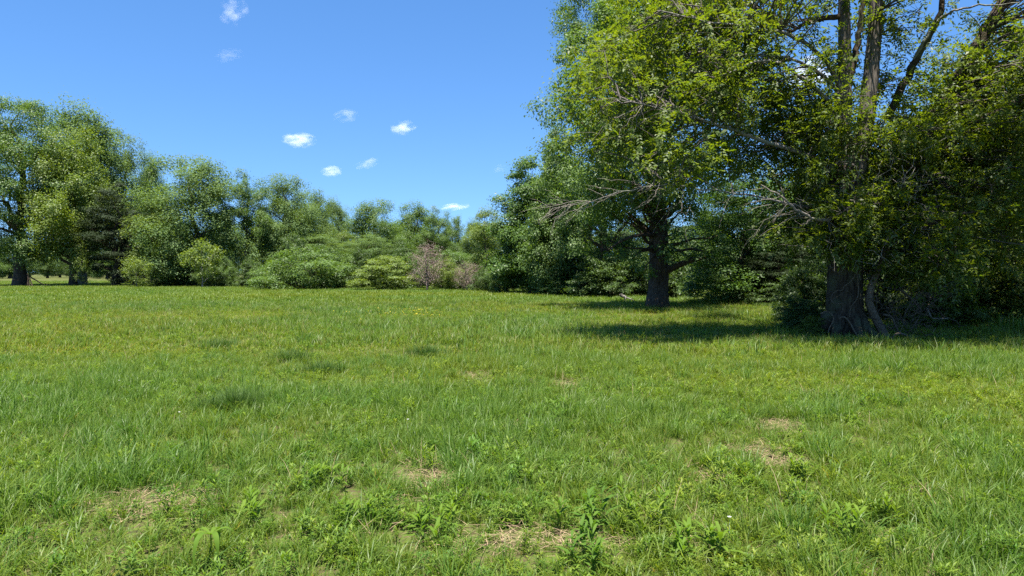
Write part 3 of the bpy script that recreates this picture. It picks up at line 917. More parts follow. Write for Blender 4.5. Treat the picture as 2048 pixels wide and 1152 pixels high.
# ------------------------------------------------------------------ the nearest big tree
def big_tree():
    rng = np.random.default_rng(77)
    b = ground_at(1688, 17.2)
    root = empty('shade_tree', b)
    tag(root, 'nearest and biggest tree, furrowed vine-hung trunk and long pale drooping branches over the field', 'tree')
    loc = lambda px, py, d=17.2: W(px, py, d) - b

    def limb(name, q, r0, r1, mat, sides=8, fl=0., n=22):
        w = Wood()
        p = spline([loc(*x) for x in q], n)
        p[1:-1] += rng.normal(0, .007 if r0 is None or callable(r0) or r0 > .15 else .016, (n - 2, 3))
        w.tube(p, np.linspace(r0, r1, n) if not callable(r0) else r0(np.linspace(0, 1, n)), sides, fl, 5)
        link(name, w.mesh(name, mat), root)
        return p

    tr = limb('trunk', [(1688, 700), (1688, 672), (1689, 640), (1690, 560), (1688, 480), (1686, 410), (1690, 340)], lambda t: np.interp(t, [0, .1, .22, .5, 1], [.64, .55, .44, .39, .35]), 0, M['bark_oak'], 40, .10, 60)
    for k in range(8):
        a = k * .79 + rng.uniform(-.2, .2)
        d = np.array([math.cos(a), math.sin(a), 0])
        w = Wood()
        Lr = rng.uniform(.9, 1.5)
        w.tube(spline([d * .33 + [0, 0, .55], d * .52 + [0, 0, .22], d * .75 + [0, 0, .07], d * Lr + [0, 0, -.06]], 12), np.linspace(.17, .05, 12), 9, .08, k)
        link('root', w.mesh('root', M['bark_oak']), root)
    A = limb('stem', [(1686, 400), (1683, 300), (1685, 190), (1684, 80), (1680, -30), (1672, -200), (1660, -420)], .21, .08, M['bark'], 14, .05, 34)
    B = limb('stem', [(1694, 420), (1716, 320), (1734, 190), (1743, 80), (1750, -40), (1765, -200), (1790, -460)], .24, .08, M['bark'], 14, .05, 34)
    Cc = limb('stem', [(1698, 500, 17.3), (1750, 430, 17.6), (1815, 330, 18), (1858, 250, 18.2), (1915, 150, 18.3), (1985, 30, 18.4), (2050, -90, 18.6), (2130, -260, 19)], .27, .09, M['bark_dark'], 14, .05, 34)
    limb('branch', [(1690, 175), (1706, 110), (1716, 40), (1722, -60)], .09, .05, M['bark_oak'])
    limb('branch', [(1770, 240, 17.4), (1812, 150, 17.2), (1850, 80, 17), (1876, 20, 16.8), (1890, -60, 16.6)], .10, .05, M['bark_oak'])
    bl = []
    bl.append(limb('branch', [(1688, 200, 17.2), (1650, 130, 17), (1600, 86, 16.7), (1545, 66, 16.3), (1480, 56, 15.8), (1400, 46, 15.3), (1320, 26, 14.8)], .062, .010, M['bark_pale']))
    bl.append(limb('branch', [(1684, 36, 17.2), (1640, 42, 17.1), (1610, 50, 17), (1584, 64, 16.9), (1560, 60, 16.7)], .075, .02, M['bark_dark']))
    bl.append(limb('branch', [(1690, 240, 17.2), (1658, 168, 17), (1615, 137, 16.7), (1560, 116, 16.3), (1490, 112, 15.9), (1440, 104, 15.5)], .055, .010, M['bark_pale']))
    bl.append(limb('branch', [(1688, 270, 17.2), (1646, 196, 16.7), (1590, 152, 16.3), (1552, 129, 16), (1505, 128, 15.6), (1469, 143, 15.3), (1426, 158, 15)], .055, .007, M['bark_pale']))
    bl.append(limb('branch', [(1684, 350, 17.2), (1600, 305, 16.7), (1515, 279, 16.2), (1475, 264, 15.9), (1449, 255, 15.7), (1409, 244, 15.4), (1369, 229, 15), (1300, 214, 14.6), (1240, 202, 14.2)], .058, .006, M['bark_pale']))
    bl.append(limb('branch', [(1684, 430, 17.1), (1600, 412, 16.6), (1500, 392, 16), (1402, 378, 15.4), (1350, 370, 15.1), (1307, 372, 14.8), (1236, 386, 14.3), (1150, 410, 13.8)], .032, .003, M['bark_pale']))
    bl.append(limb('branch', [(1700, 400, 17), (1660, 440, 16), (1610, 430, 15.6), (1570, 400, 15.4), (1520, 370, 15.2)], .05, .012, M['twig']))
    limb('branch', [(1812, 150, 17.2), (1836, 96, 17), (1868, 48, 16.8), (1905, 24, 16.5), (1960, 16, 16.2), (2030, 10, 16)], .045, .012, M['bark_pale'])
    limb('branch', [(1815, 330, 18), (1890, 300, 17.2), (1960, 240, 16.5), (2040, 200, 16)], .08, .03, M['bark_dark'])
    limb('branch', [(1720, 440, 17.3), (1800, 470, 16.6), (1880, 440, 16.2), (1960, 420, 15.8)], .07, .02, M['bark_dark'])

    # fine dead twigs hanging along the pale branches
    w = Wood()
    for bi, p in enumerate(bl):
        k = [10, 5, 9, 12, 20, 34, 14][bi]
        for _ in range(k):
            i = int(rng.integers(7, len(p)))
            L = rng.uniform(.35, 1.25)
            d = np.array([-rng.uniform(.2, 1.0), rng.normal(-.15, .5), rng.uniform(-.75, .35)])
            q = p[i] + d / np.linalg.norm(d) * L
            t = curve(p[i], q, 6, rng.uniform(-.02, .12), rng, .025)
            w.tube(t, np.linspace(.0065, .002, 6), 4, rnd=rng.random())
            for _ in range(int(rng.integers(1, 5))):
                j = int(rng.integers(1, 6))
                d2 = d + rng.normal(0, .45, 3)
                w.tube(curve(t[j], t[j] + d2 / np.linalg.norm(d2) * L * rng.uniform(.25, .6), 4, .05, rng, .03), np.linspace(.0035, .0015, 4), 3, rnd=rng.random())
    for _ in range(150):                       # tangle of dead twigs round the middle of the crown
        c0 = loc(rng.uniform(1620, 1860), rng.uniform(290, 520), rng.uniform(15.8, 17))
        d = rng.normal(0, 1, 3) * np.array([1, .5, .8])
        t = curve(c0, c0 + unit(d) * rng.uniform(.3, 1.0), 6, rng.normal(0, .15), rng, .05)
        w.tube(t, np.linspace(.009, .003, 6), 4, rnd=rng.random())
    link('dead_twigs', w.mesh('dead_twigs', M['twig']), root, kind='stuff')

    # leaf clumps
    def ell(px, py, d, rad, n, shell=0.):
        c = loc(px, py, d)
        u = unit(rng.normal(0, 1, (n, 3))) * (shell + (1 - shell) * rng.random((n, 1)) ** .45)
        return c + u * np.array(rad)
    cl = [ell(1365, 150, 16.7, (3.0, 1.7, 2.6), 95), ell(1330, 200, 14.9, (2.4, .5, 2.2), 15), ell(1450, 30, 17.6, (2.2, 1.8, 1.8), 50), ell(1530, 250, 17.2, (1.8, 1.6, 1.7), 34), ell(1690, 300, 17.5, (2.6, 1.9, 1.5), 66), ell(1790, 410, 17.3, (2.0, 1.6, 1.3), 50), ell(1640, 440, 16.6, (1.1, 1.2, .9), 26), ell(1740, 450, 16.2, (2.2, .7, .5), 14), ell(1850, 520, 16.4, (1.0, .8, .6), 16),
          ell(1985, 300, 17.4, (2.0, 2.4, 2.9), 110), ell(2120, 120, 16.5, (2.6, 3.0, 3.2), 80)]
    up = np.vstack([ell(1700, -420, 18.0, (4.6, 4.0, 3.4), 70, .3),
                    np.array([8.6, 13.2, 8.7]) - b + unit(rng.normal(0, 1, (45, 3))) * rng.random((45, 1)) ** .4 * np.array([2.8, 1.7, 1.0]),
                    np.array([13.0, 12.8, 8.8]) - b + unit(rng.normal(0, 1, (78, 3))) * rng.random((78, 1)) ** .4 * np.array([3.0, 2.6, 1.3])])
    cent = np.vstack(cl + [up])
    # open window of sky between the stems
    wp = cent + b
    col = 1024 + wp[:, 0] / wp[:, 1] * F
    row = HOR - (wp[:, 2] - EYE) / wp[:, 1] * F
    cent = cent[~((col > 1585) & (col < 1905) & (row < 165) & (row > -20) & (rng.random(len(col)) < .93))]
    sp = loc(0, 0)
    _, _, _, _, tw = leaves_around(rng, cent, .66, 9, .11, .6, twigs=9, reach=1.)
    pos, nrm, ax, Ls = sprays(rng, tw, cent, .105, 7, 5)
    # a thin scatter of sprays in the window
    few = np.array([loc(rng.uniform(1580, 1905), rng.uniform(-20, 200), rng.uniform(16, 18.5)) for _ in range(64)])
    _, _, _, _, t2 = leaves_around(rng, few, .5, 6, .105, .7, twigs=6)
    p2, n2, a2, L2 = sprays(rng, t2, few, .105, 7, 3)
    pos, nrm, ax, Ls = np.vstack([pos, p2]), np.vstack([nrm, n2]), np.vstack([ax, a2]), np.concatenate([Ls, L2])
    link('crown', leaf_mesh('crown', pos, nrm, ax, Ls, .42, rng, M['leaf_olive'], six=False), root, kind='stuff')
    w = Wood()
    lims = np.vstack(bl + [A[4:], B[4:], Cc[3:]])
    for i, q in enumerate(cent):
        k = np.argmin(((lims - q) ** 2).sum(1) + 3 * np.maximum(0, lims[:, 2] - q[2]) ** 2)
        t = curve(lims[k], q, 5, .06, rng, .04)
        w.tube(t, np.linspace(.022, .007, 5), 4, rnd=rng.random())
        for z in tw[i][:5]:
            w.tube(curve(q, z, 3, .03, rng, .05), [.006, .005, .003], 3, rnd=rng.random())
    for i, q in enumerate(few):
        k = np.argmin(((lims - q) ** 2).sum(1))
        w.tube(curve(lims[k], q, 5, .08, rng, .04), np.linspace(.014, .005, 5), 4)
        for z in t2[i][:4]:
            w.tube(curve(q, z, 3, .03, rng, .05), [.005, .004, .003], 3)
    link('branchlets', w.mesh('branchlets', M['bark']), root, kind='stuff')
    return root


big_tree()

# vines, the bent stem, sticks and tangle at the big tree's foot
def zq(x, y):
    return 1560 + x / 3.715, 400 + y / 3.715


def line_thing(name, pts, d, r0, r1, mat, label, cat, group=None, dd=0.):
    w = Wood()
    n = len(pts)
    p = spline([W(*zq(*q), d + dd * i / n) for i, q in enumerate(pts)], n * 5)
    w.tube(p, np.linspace(r0, r1, n * 5), 7)
    o = link(name, w.mesh(name, mat))
    return tag(o, label, cat, group)


vg = 'vines on the big trunk'
line_thing('vine', [(620, 250), (590, 340), (575, 400), (570, 470), (568, 530), (530, 600), (480, 640), (465, 668), (420, 675), (385, 710), (390, 755), (430, 770), (470, 775), (462, 840)], 16.70, .012, .009, M['vine'], 'bare vine looping down the front of the big trunk', 'vine', vg)
line_thing('vine', [(570, 520), (580, 620), (585, 680), (570, 740), (530, 795), (520, 870)], 16.74, .013, .010, M['vine'], 'short dull vine on the right side of the big trunk', 'vine', vg)
line_thing('vine', [(300, 845), (350, 828), (395, 860), (398, 900), (372, 950), (360, 990)], 16.55, .014, .011, M['vine'], 'hooked bare root at the left foot of the big trunk', 'root', vg)
line_thing('vine', [(440, 880), (480, 870), (520, 910), (560, 980), (590, 1030)], 16.5, .02, .02, M['vine'], 'dull root curling over the front foot of the big trunk', 'root', vg)
line_thing('bent_stem', [(800, 1040), (770, 985), (740, 930), (690, 830), (665, 740), (680, 640), (720, 540), (770, 420), (800, 250), (815, 80)], 16.8, .11, .06, M['vine'], 'bent bare stem rising just right of the big trunk', 'stem')
line_thing('broken_stick', [(935, 360), (955, 375), (970, 420), (985, 455), (1004, 482)], 17.5, .03, .015, M['bark_pale'], 'short pale broken stick caught among the leaves right of the bent stem', 'stick')
fb = 'bare sticks in the tangle right of the big trunk'
line_thing('fallen_stick', [(838, 1090), (835, 1030), (880, 992), (940, 1005), (980, 1040)], 16.2, .03, .015, M['vine'], 'curled bare stick on the grass at the foot of the bent stem', 'stick', fb)
line_thing('fallen_stick', [(1090, 800), (1110, 835), (1140, 878), (1260, 880)], 18.5, .022, .014, M['twig'], 'thin stick bent level above the grass at the right of the tangle', 'stick', fb)
line_thing('fallen_stick', [(900, 670), (960, 720), (1010, 770), (1060, 830)], 18.2, .035, .02, M['vine'], 'slanting bare stick in the dark hollow right of the bent stem', 'stick', fb)
line_thing('fallen_stick', [(770, 850), (830, 870), (860, 930), (900, 990), (1010, 1020)], 16.9, .03, .015, M['vine'], 'crooked stick across the foot of the bent stem', 'stick', fb)

rng = np.random.default_rng(9)
w = Wood()
for _ in range(170):
    x, y = rng.uniform(620, 1160), rng.uniform(560, 1040)
    c0 = W(*zq(x, y), rng.uniform(16.6, 19.5))
    c0[2] = max(c0[2], float(gz(c0[0], c0[1])) + .02)
    q = c0 + rng.normal(0, 1, 3) * np.array([.5, .3, .35])
    q[2] = max(q[2], float(gz(q[0], q[1])) + .02)
    w.tube(curve(c0, q, 7, rng.normal(.05, .2), rng, .06), np.linspace(.012, .004, 7), 4, rnd=rng.random())
o = link('bramble_tangle', w.mesh('bramble_tangle', M['vine']))
tag(o, 'tangle of thin bare bramble stems heaped right of the big trunk', 'brambles', kind='stuff')

w = Wood()
w.tube(spline([W(1241, 588, 38), W(1244, 592, 38), W(1250, 594, 38), W(1252, 602, 38)], 10), np.linspace(.10, .07, 10), 8, .1, 2)
w.tube(spline([W(1250, 594, 38), W(1262, 598, 37.8), W(1268, 601, 37.6)], 6), np.linspace(.04, .02, 6), 6)
o = link('broken_branch', w.mesh('broken_branch', M['bark_pale']))
tag(o, 'pale broken branch end sticking up at the grass edge left of the dark flared trunk', 'branch')

# ------------------------------------------------------------------ grass and weeds of the meadow
gcol = [(.74, .97, 1.3), (.92, 1.0, 1.0), (1.06, 1.02, .85), (1.2, 1.05, .78), (1.38, 1.14, .95)]
M['grass'] = leaf_mat('grass_blade', (.048, .100, .012), (.170, .215, .030), (.09, .145, .022), .36, rough=.45, spec=.25, inst=True, dead=(.26, .20, .10), dead_at=.965, patch=gcol, tcol=(1.8, 1.9, .55))
M['weed'] = leaf_mat('weed_leaf', (.050, .112, .013), (.150, .212, .026), (.11, .165, .035), .36, rough=.5, spec=.22, inst=True, patch=gcol, tcol=(1.8, 1.9, .55))
M['straw'] = leaf_mat('dry_grass', (.20, .14, .085), (.38, .275, .17), (.26, .2, .11), .15, rough=.7, spec=.2, tcol=(1.2, 1.0, .8))
M['sedge'] = leaf_mat('dark_sedge', (.028, .072, .014), (.060, .108, .020), (.07, .11, .03), .34, rough=.6, spec=.15, tcol=(1.8, 1.8, .8))
M['weed_plain'] = leaf_mat('weed_leaf_plain', (.070, .138, .015), (.120, .185, .022), (.10, .16, .03), .38, rough=.65, spec=.12, tcol=(1.8, 1.9, .55))
M['weed_deep'] = leaf_mat('weed_leaf_deep', (.055, .120, .017), (.095, .158, .022), (.08, .14, .03), .36, rough=.65, spec=.12, tcol=(1.8, 1.9, .6))
M['petal_yellow'] = leaf_mat('petal_yellow', (.62, .48, .02), (.72, .55, .03), (.6, .45, .03), .3, tcol=(1, 1, .6))
M['petal_white'] = leaf_mat('petal_white', (.7, .7, .66), (.8, .8, .78), (.7, .7, .7), .3, tcol=(1, 1, 1))


def blades(rng, n, rad, h0, h1, w, bend, seg=3, curl=.3, lie=0., low=None):
    """n grass blades in a tuft: verts, quads, tris, rnd."""
    a = rng.random(n) * 2 * np.pi
    r = rad * np.sqrt(rng.random(n))
    base = np.stack([r * np.cos(a), r * np.sin(a), np.full(n, -.01)], 1)
    az = a + rng.normal(0, 1.0, n)
    h = h0 + (h1 - h0) * rng.random(n) ** 1.3
    b = bend * (.3 + 1.1 * rng.random(n))
    dr = np.stack([np.cos(az), np.sin(az), np.zeros(n)], 1)
    tw = az + np.pi / 2 + rng.normal(0, .6, n)
    sd = np.stack([np.cos(tw), np.sin(tw), np.zeros(n)], 1)
    ww = w * (.6 + .8 * rng.random(n))
    rows = []
    for k in range(seg + 1):
        s = k / seg
        up = h * s * (1 - lie) * (1 - curl * b * s * s)
        p = base + dr * (h * (b * s ** 2 + lie * s))[:, None] + np.array([0, 0, 1.]) * up[:, None]
        if k < seg:
            wk = (ww * (1 - .75 * s ** 1.6) * .5)[:, None]
            rows += [p - sd * wk, p + sd * wk]
        else:
            rows.append(p)
    nv = len(rows)
    V = np.stack(rows, 1).reshape(-1, 3)
    o = np.arange(n)[:, None] * nv
    Q = [o + np.array([[2 * k, 2 * k + 1, 2 * k + 3, 2 * k + 2]]) for k in range(seg - 1)]
    T = o + np.array([[2 * seg - 2, 2 * seg - 1, 2 * seg]])
    rnd = np.repeat(rng.random(n), nv)
    return V, (np.concatenate(Q) if Q else np.zeros((0, 4), int)), T, rnd


def merge(parts):
    V, Q, T, Rn, n = [], [], [], [], 0
    for v, q, t, r in parts:
        V.append(v)
        Q.append(np.asarray(q).reshape(-1, 4) + n)
        T.append(np.asarray(t).reshape(-1, 3) + n)
        Rn.append(r)
        n += len(v)
    return np.concatenate(V), np.concatenate(Q), np.concatenate(T), np.concatenate(Rn)


def forb(rng, n_st, h, leaf, wr, pairs, rad, whorl=False):
    """Weed shoots: stems set with lance-shaped leaves."""
    V, Q, rn = [], [], []
    n = 0
    for _ in range(n_st):
        a = rng.random() * 6.28
        r = rad * math.sqrt(rng.random())
        b = np.array([r * math.cos(a), r * math.sin(a), 0])
        hh = h * rng.uniform(.6, 1.2)
        ln = rng.normal(0, .15, 2)
        rs = rng.random()
        for k in range(pairs):
            s = (k + .6) / pairs
            p = b + np.array([ln[0] * s * hh, ln[1] * s * hh, hh * s])
            for m in range(3 if k == pairs - 1 else 2):
                z = k * 2.4 + m * (2.1 if k == pairs - 1 else 3.14) + rng.normal(0, .4)
                L = leaf * rng.uniform(.6, 1.15) * (1 if s < .8 else .75)
                el = rng.uniform(.05, .55) + .55 * s
                d = np.array([math.cos(z) * math.cos(el), math.sin(z) * math.cos(el), math.sin(el)])
                sd = np.array([-math.sin(z), math.cos(z), 0]) * L * wr * .5
                nr = np.cross(d, sd)
                nr /= np.linalg.norm(nr) + 1e-9
                if nr[2] < 0:
                    nr = -nr
                q0, q1, q2, q3 = p, p + d * L * .35 + nr * L * .04, p + d * L * .7 - np.array([0, 0, L * .05]), p + d * L - np.array([0, 0, L * .22])
                up = nr * L * wr * .12
                V += [q0, q1 - sd + up, q1 + sd + up, q2 - sd * .75 + up, q2 + sd * .75 + up, q3, q1, q2]
                Q += [[n, n + 1, n + 6, n + 6], [n, n + 6, n + 2, n + 2], [n + 1, n + 3, n + 7, n + 6], [n + 6, n + 7, n + 4, n + 2], [n + 3, n + 5, n + 7, n + 7], [n + 7, n + 5, n + 4, n + 4]]
                rn += [np.clip(rs * .6 + rng.random() * .4, 0, 1)] * 8
                n += 8
        sw = .0022
        e = b + np.array([ln[0] * hh, ln[1] * hh, hh])
        V += [b + [sw, 0, 0], b - [sw, 0, 0], e + [sw, 0, 0], e - [sw, 0, 0]]
        Q += [[n, n + 1, n + 3, n + 2]]
        rn += [rs] * 4
        n += 4
    Q = np.array(Q)
    tri = Q[:, 2] == Q[:, 3]
    return np.array(V), Q[~tri], Q[tri][:, :3], np.array(rn)


def hidden(name, geo, mat):
    V, Q, T, rn = geo
    me = new_mesh(name, V, Q, T, rnd=rn, mat=mat)
    return bpy.data.objects.new(name, me)       # a source shape for the scatter, not itself in the scene


def scatter(name, label, cat, pts, rot, scl, tint, idx, sources):
    """One ground-cover object: geometry nodes set a source tuft on every point."""
    me = bpy.data.meshes.new(name)
    me.vertices.add(len(pts))
    me.vertices.foreach_set('co', np.asarray(pts, np.float32).ravel())
    for nm, ty, key, v in (('rot', 'FLOAT_VECTOR', 'vector', rot), ('scl', 'FLOAT', 'value', scl), ('tint', 'FLOAT', 'value', tint), ('idx', 'INT', 'value', idx)):
        at = me.attributes.new(nm, ty, 'POINT')
        at.data.foreach_set(key, np.asarray(v, np.int32 if ty == 'INT' else np.float32).ravel())
    o = bpy.data.objects.new(name, me)
    C.objects.link(o)
    tag(o, label, cat, kind='stuff')
    ng = bpy.data.node_groups.new(name + '_scatter', 'GeometryNodeTree')
    ng.interface.new_socket('Geometry', in_out='INPUT', socket_type='NodeSocketGeometry')
    ng.interface.new_socket('Geometry', in_out='OUTPUT', socket_type='NodeSocketGeometry')
    N, Lk = ng.nodes, ng.links
    gi, go = N.new('NodeGroupInput'), N.new('NodeGroupOutput')
    jn = N.new('GeometryNodeJoinGeometry')

    def named(nm, ty):
        a = N.new('GeometryNodeInputNamedAttribute')
        a.data_type = ty
        a.inputs['Name'].default_value = nm
        return a.outputs['Attribute']
    r, s, ix = named('rot', 'FLOAT_VECTOR'), named('scl', 'FLOAT'), named('idx', 'INT')
    for k, src in enumerate(sources):
        oi = N.new('GeometryNodeObjectInfo')
        oi.inputs['Object'].default_value = src
        oi.inputs['As Instance'].default_value = False
        cp = N.new('FunctionNodeCompare')
        cp.data_type = 'INT'
        cp.operation = 'EQUAL'
        ins = [i for i in cp.inputs if i.type == 'INT']
        Lk.new(ix, ins[0])
        ins[1].default_value = k
        ip = N.new('GeometryNodeInstanceOnPoints')
        Lk.new(gi.outputs[0], ip.inputs['Points'])
        Lk.new(cp.outputs['Result'], ip.inputs['Selection'])
        Lk.new(oi.outputs['Geometry'], ip.inputs['Instance'])
        Lk.new(r, ip.inputs['Rotation'])
        Lk.new(s, ip.inputs['Scale'])
        Lk.new(ip.outputs[0], jn.inputs[0])
    Lk.new(jn.outputs[0], go.inputs[0])
    md = o.modifiers.new('scatter', 'NODES')
    md.node_group = ng
    return o


rng = np.random.default_rng(101)
# dry patches (photograph column, row, half width in metres, half depth)
DRY = [(870, 958, .26, .42, 'straw patch left of the middle of the near grass, longest of the dry patches'),
       (1060, 1088, .62, .20, 'wide strip of bare reddish soil and straw nearest the camera'),
       (1562, 925, .30, .34, 'straw patch straight ahead of the vine-hung trunk, lower of a pair'),
       (1498, 905, .26, .20, 'small straw patch left of the pair before the vine-hung trunk'),
       (1562, 853, .24, .34, 'straw patch before the vine-hung trunk, upper of a pair'),
       (1848, 990, .32, .18, 'pale straw patch in the near right grass'),
       (292, 1005, .34, .32, 'straw patch at the left of the near grass'),
       (388, 1008, .18, .16, 'tiny straw patch just right of the left-hand straw patch'),
       (1032, 858, .18, .22, 'little knot of dead stalks in the middle of the near grass'),
       (945, 752, .40, .5, 'faint tan patch in the middle of the meadow, left of two'),
       (1132, 772, .40, .5, 'faint tan patch in the middle of the meadow, right of two'),
       (1275, 632, 2.1, 1.3, 'reddish dry strip in the sun between the two tree shadows'),
       (1420, 958, .15, .2, 'few dead stalks in the tall blue-green grass')]


def row_to_ground(px, py):
    d = EYE * F / (py - HOR)
    for _ in range(4):
        d = (EYE - float(gz((px - 1024) / F * d, d))) * F / (py - HOR)
    return ground_at(px, d)


DP = np.array([[*row_to_ground(q[0], q[1])[:2], q[2], q[3]] for q in DRY])


def dryness(x, y):
    f = np.zeros_like(x)
    wob = (vnoise(x, y, .23) - .5) * 1.3 + (vnoise(x + 9, y, .6) - .5) * .8
    for cx, cy, a, b in DP:
        f = np.maximum(f, np.clip(1.35 - np.sqrt(((x - cx) / a) ** 2 + ((y - cy) / b) ** 2) + wob, 0, 1))
    return f


def field_points(d0, d1, dens, margin=1.08):
    """Even random points over the part of the meadow the camera looks along, with some to either side."""
    x1 = d1 * (1024 / F) * margin + 1.5
    area = 2 * x1 * (d1 - d0)
    n = int(area * dens)
    x = rng.uniform(-x1, x1, n)
    y = rng.uniform(d0, d1, n)
    k = (abs(x) < y * (1024 / F) * margin + 1.5) & (x < edge_x(y) + 2.5)
    return x[k], y[k]


def lush(x, y):                               # tall blue-green stands against short yellow-green turf
    n = vnoise(x + 3, y * .8, 3.4) * .55 + vnoise(x + 40, y + 9, 1.2) * .3 + vnoise(x, y + 70, .45) * .15
    return smooth(.32, .68, n)


def tone(x, y, L):
    t = .58 - .26 * L + (vnoise(x + 17, y + 5, 6.) - .5) * .45 + (vnoise(x + 50, y + 15, 1.7) - .5) * .35 + rng.normal(0, .10, len(x))
    return np.clip(t, 0, 1)


S = {}
src_g = [hidden('tuft', blades(rng, 46, .10, .05, .13, .0048, .55), M['grass']),
         hidden('tuft', blades(rng, 46, .11, .06, .16, .0052, .75), M['grass']),
         hidden('tuft', blades(rng, 40, .09, .10, .24, .0056, .45), M['grass']),
         hidden('tuft', blades(rng, 40, .08, .12, .27, .0062, .60), M['grass']),
         hidden('tuft', blades(rng, 24, .09, .10, .26, .009, 1.1, 4), M['grass'])]
x, y = field_points(2.6, 13.5, 105)
L = lush(x, y)
dr = dryness(x, y)
keep = rng.random(len(x)) > dr * .68
x, y, L, dr = x[keep], y[keep], L[keep], dr[keep]
n = len(x)
pick = rng.random(n)
idx = np.where(pick < .12 + L * .46, np.where(rng.random(n) < .5, 2, 3), np.where(rng.random(n) < .12 + .2 * (y < 6.5), 4, np.where(rng.random(n) < .5, 0, 1)))
pts = np.stack([x, y, gz(x, y)], 1)
rot = np.stack([rng.normal(0, .12, n), rng.normal(0, .12, n), rng.random(n) * 6.28], 1)
scl = (.62 + .5 * rng.random(n)) * (.8 + .35 * L) * (1 - .45 * dr)
tuf = (rng.random(n) < .012 + .075 * smooth(.58, .72, vnoise(x + 23, y + 71, .8))) & (dr < .1)
idx = np.where(tuf, 3, idx)
scl = np.where(tuf, scl * 1.35, scl)
tn = np.where(tuf, -.0, tone(x, y, L))
scatter('meadow_grass', 'near meadow grass, mixed short turf and taller blue-green blades', 'grass', pts, rot, scl, tn, idx, src_g)

src_m = [hidden('tuft', blades(rng, 34, .20, .06, .15, .011, .6, 2), M['grass']),
         hidden('tuft', blades(rng, 34, .20, .08, .20, .012, .8, 2), M['grass']),
         hidden('tuft', blades(rng, 34, .18, .12, .27, .012, .5, 2), M['grass'])]
x, y = field_points(13.5, 36, 26)
L = lush(x, y)
dr = dryness(x, y)
keep = rng.random(len(x)) > dr * .7
x, y, L, dr = x[keep], y[keep], L[keep], dr[keep]
n = len(x)
idx = np.where(rng.random(n) < .1 + L * .45, 2, np.where(rng.random(n) < .5, 0, 1))
scl = (.7 + .5 * rng.random(n)) * (.8 + .35 * L) * (1 - .4 * dr)
tuf = (rng.random(n) < .015 + .12 * smooth(.6, .74, vnoise(x + 23, y * .7 + 71, 1.1)))
idx = np.where(tuf, 2, idx)
scl = np.where(tuf, scl * 1.3, scl)
edge_lift = 1 + .9 * smooth(-1.5, .8, x - edge_x(y))
scatter('middle_grass', 'meadow grass of the middle distance, under and before the two shade trees', 'grass', np.stack([x, y, gz(x, y)], 1),
        np.stack([rng.normal(0, .1, n), rng.normal(0, .1, n), rng.random(n) * 6.28], 1), scl * edge_lift, tone(x, y, L) - .25 * smooth(.2, 1, dr) + .5 * (dr > .3) - .5 * tuf, idx, src_m)

src_f = [hidden('tuft', blades(rng, 40, .42, .08, .18, .026, .6, 2), M['grass']),
         hidden('tuft', blades(rng, 40, .42, .10, .24, .028, .7, 2), M['grass'])]
x, y = field_points(36, 125, 5.5)
n = len(x)
L = lush(x, y)
scatter('far_grass', 'far meadow grass running back to the trees', 'grass', np.stack([x, y, gz(x, y)], 1),
        np.stack([rng.normal(0, .1, n), rng.normal(0, .1, n), rng.random(n) * 6.28], 1), .7 + .6 * rng.random(n), tone(x, y, L), (rng.random(n) < .4).astype(int), src_f)

# leafy weeds through the turf
src_w = [hidden('weed', forb(rng, 5, .12, .065, .20, 6, .09), M['weed']),
         hidden('weed', forb(rng, 4, .15, .08, .18, 7, .09), M['weed']),
         hidden('weed', forb(rng, 8, .06, .042, .48, 3, .11), M['weed']),
         hidden('weed', forb(rng, 3, .22, .11, .18, 9, .05), M['weed'])]
x, y = field_points(2.6, 33, 95)
wn_ = vnoise(x + 11, y * .9 + 31, 2.2) * .6 + vnoise(x + 5, y + 3, .7) * .4
keep = (rng.random(len(x)) < smooth(.18, .56, wn_) * (1.0 - .6 * smooth(6, 14, y))) & (rng.random(len(x)) > dryness(x, y) * .9)
x, y = x[keep], y[keep]
n = len(x)
L = lush(x, y)
idx = rng.choice(4, n, p=[.38, .14, .43, .05])
scatter('meadow_weeds', 'leafy lance-leaved weeds growing through the near grass', 'weeds', np.stack([x, y, gz(x, y)], 1),
        np.stack([rng.normal(0, .12, n), rng.normal(0, .12, n), rng.random(n) * 6.28], 1), .40 + .55 * rng.random(n) ** 1.7,
        np.clip(.06 + tone(x, y, L * .5) + rng.normal(.02, .12, n), 0, 1), idx, src_w)

# standing dead stalks and seed heads
src_s = [hidden('stalk', blades(rng, 5, .10, .14, .34, .0032, .5, 3, lie=.15), M['straw']),
         hidden('stalk', blades(rng, 9, .16, .04, .16, .004, .6, 3, lie=.8), M['straw'])]
x, y = field_points(2.6, 34, 9.)
keep = rng.random(len(x)) < .25 + .75 * smooth(.5, .8, vnoise(x + 60, y + 60, 1.6))
x, y = x[keep], y[keep]
n = len(x)
scatter('dead_stalks', 'thin straw-coloured dead stalks scattered through the meadow', 'dead grass', np.stack([x, y, gz(x, y) + .01], 1),
        np.stack([rng.normal(0, .2, n), rng.normal(0, .2, n), rng.random(n) * 6.28], 1), .6 + .6 * rng.random(n), np.full(n, .5), (rng.random(n) < .6).astype(int), src_s)

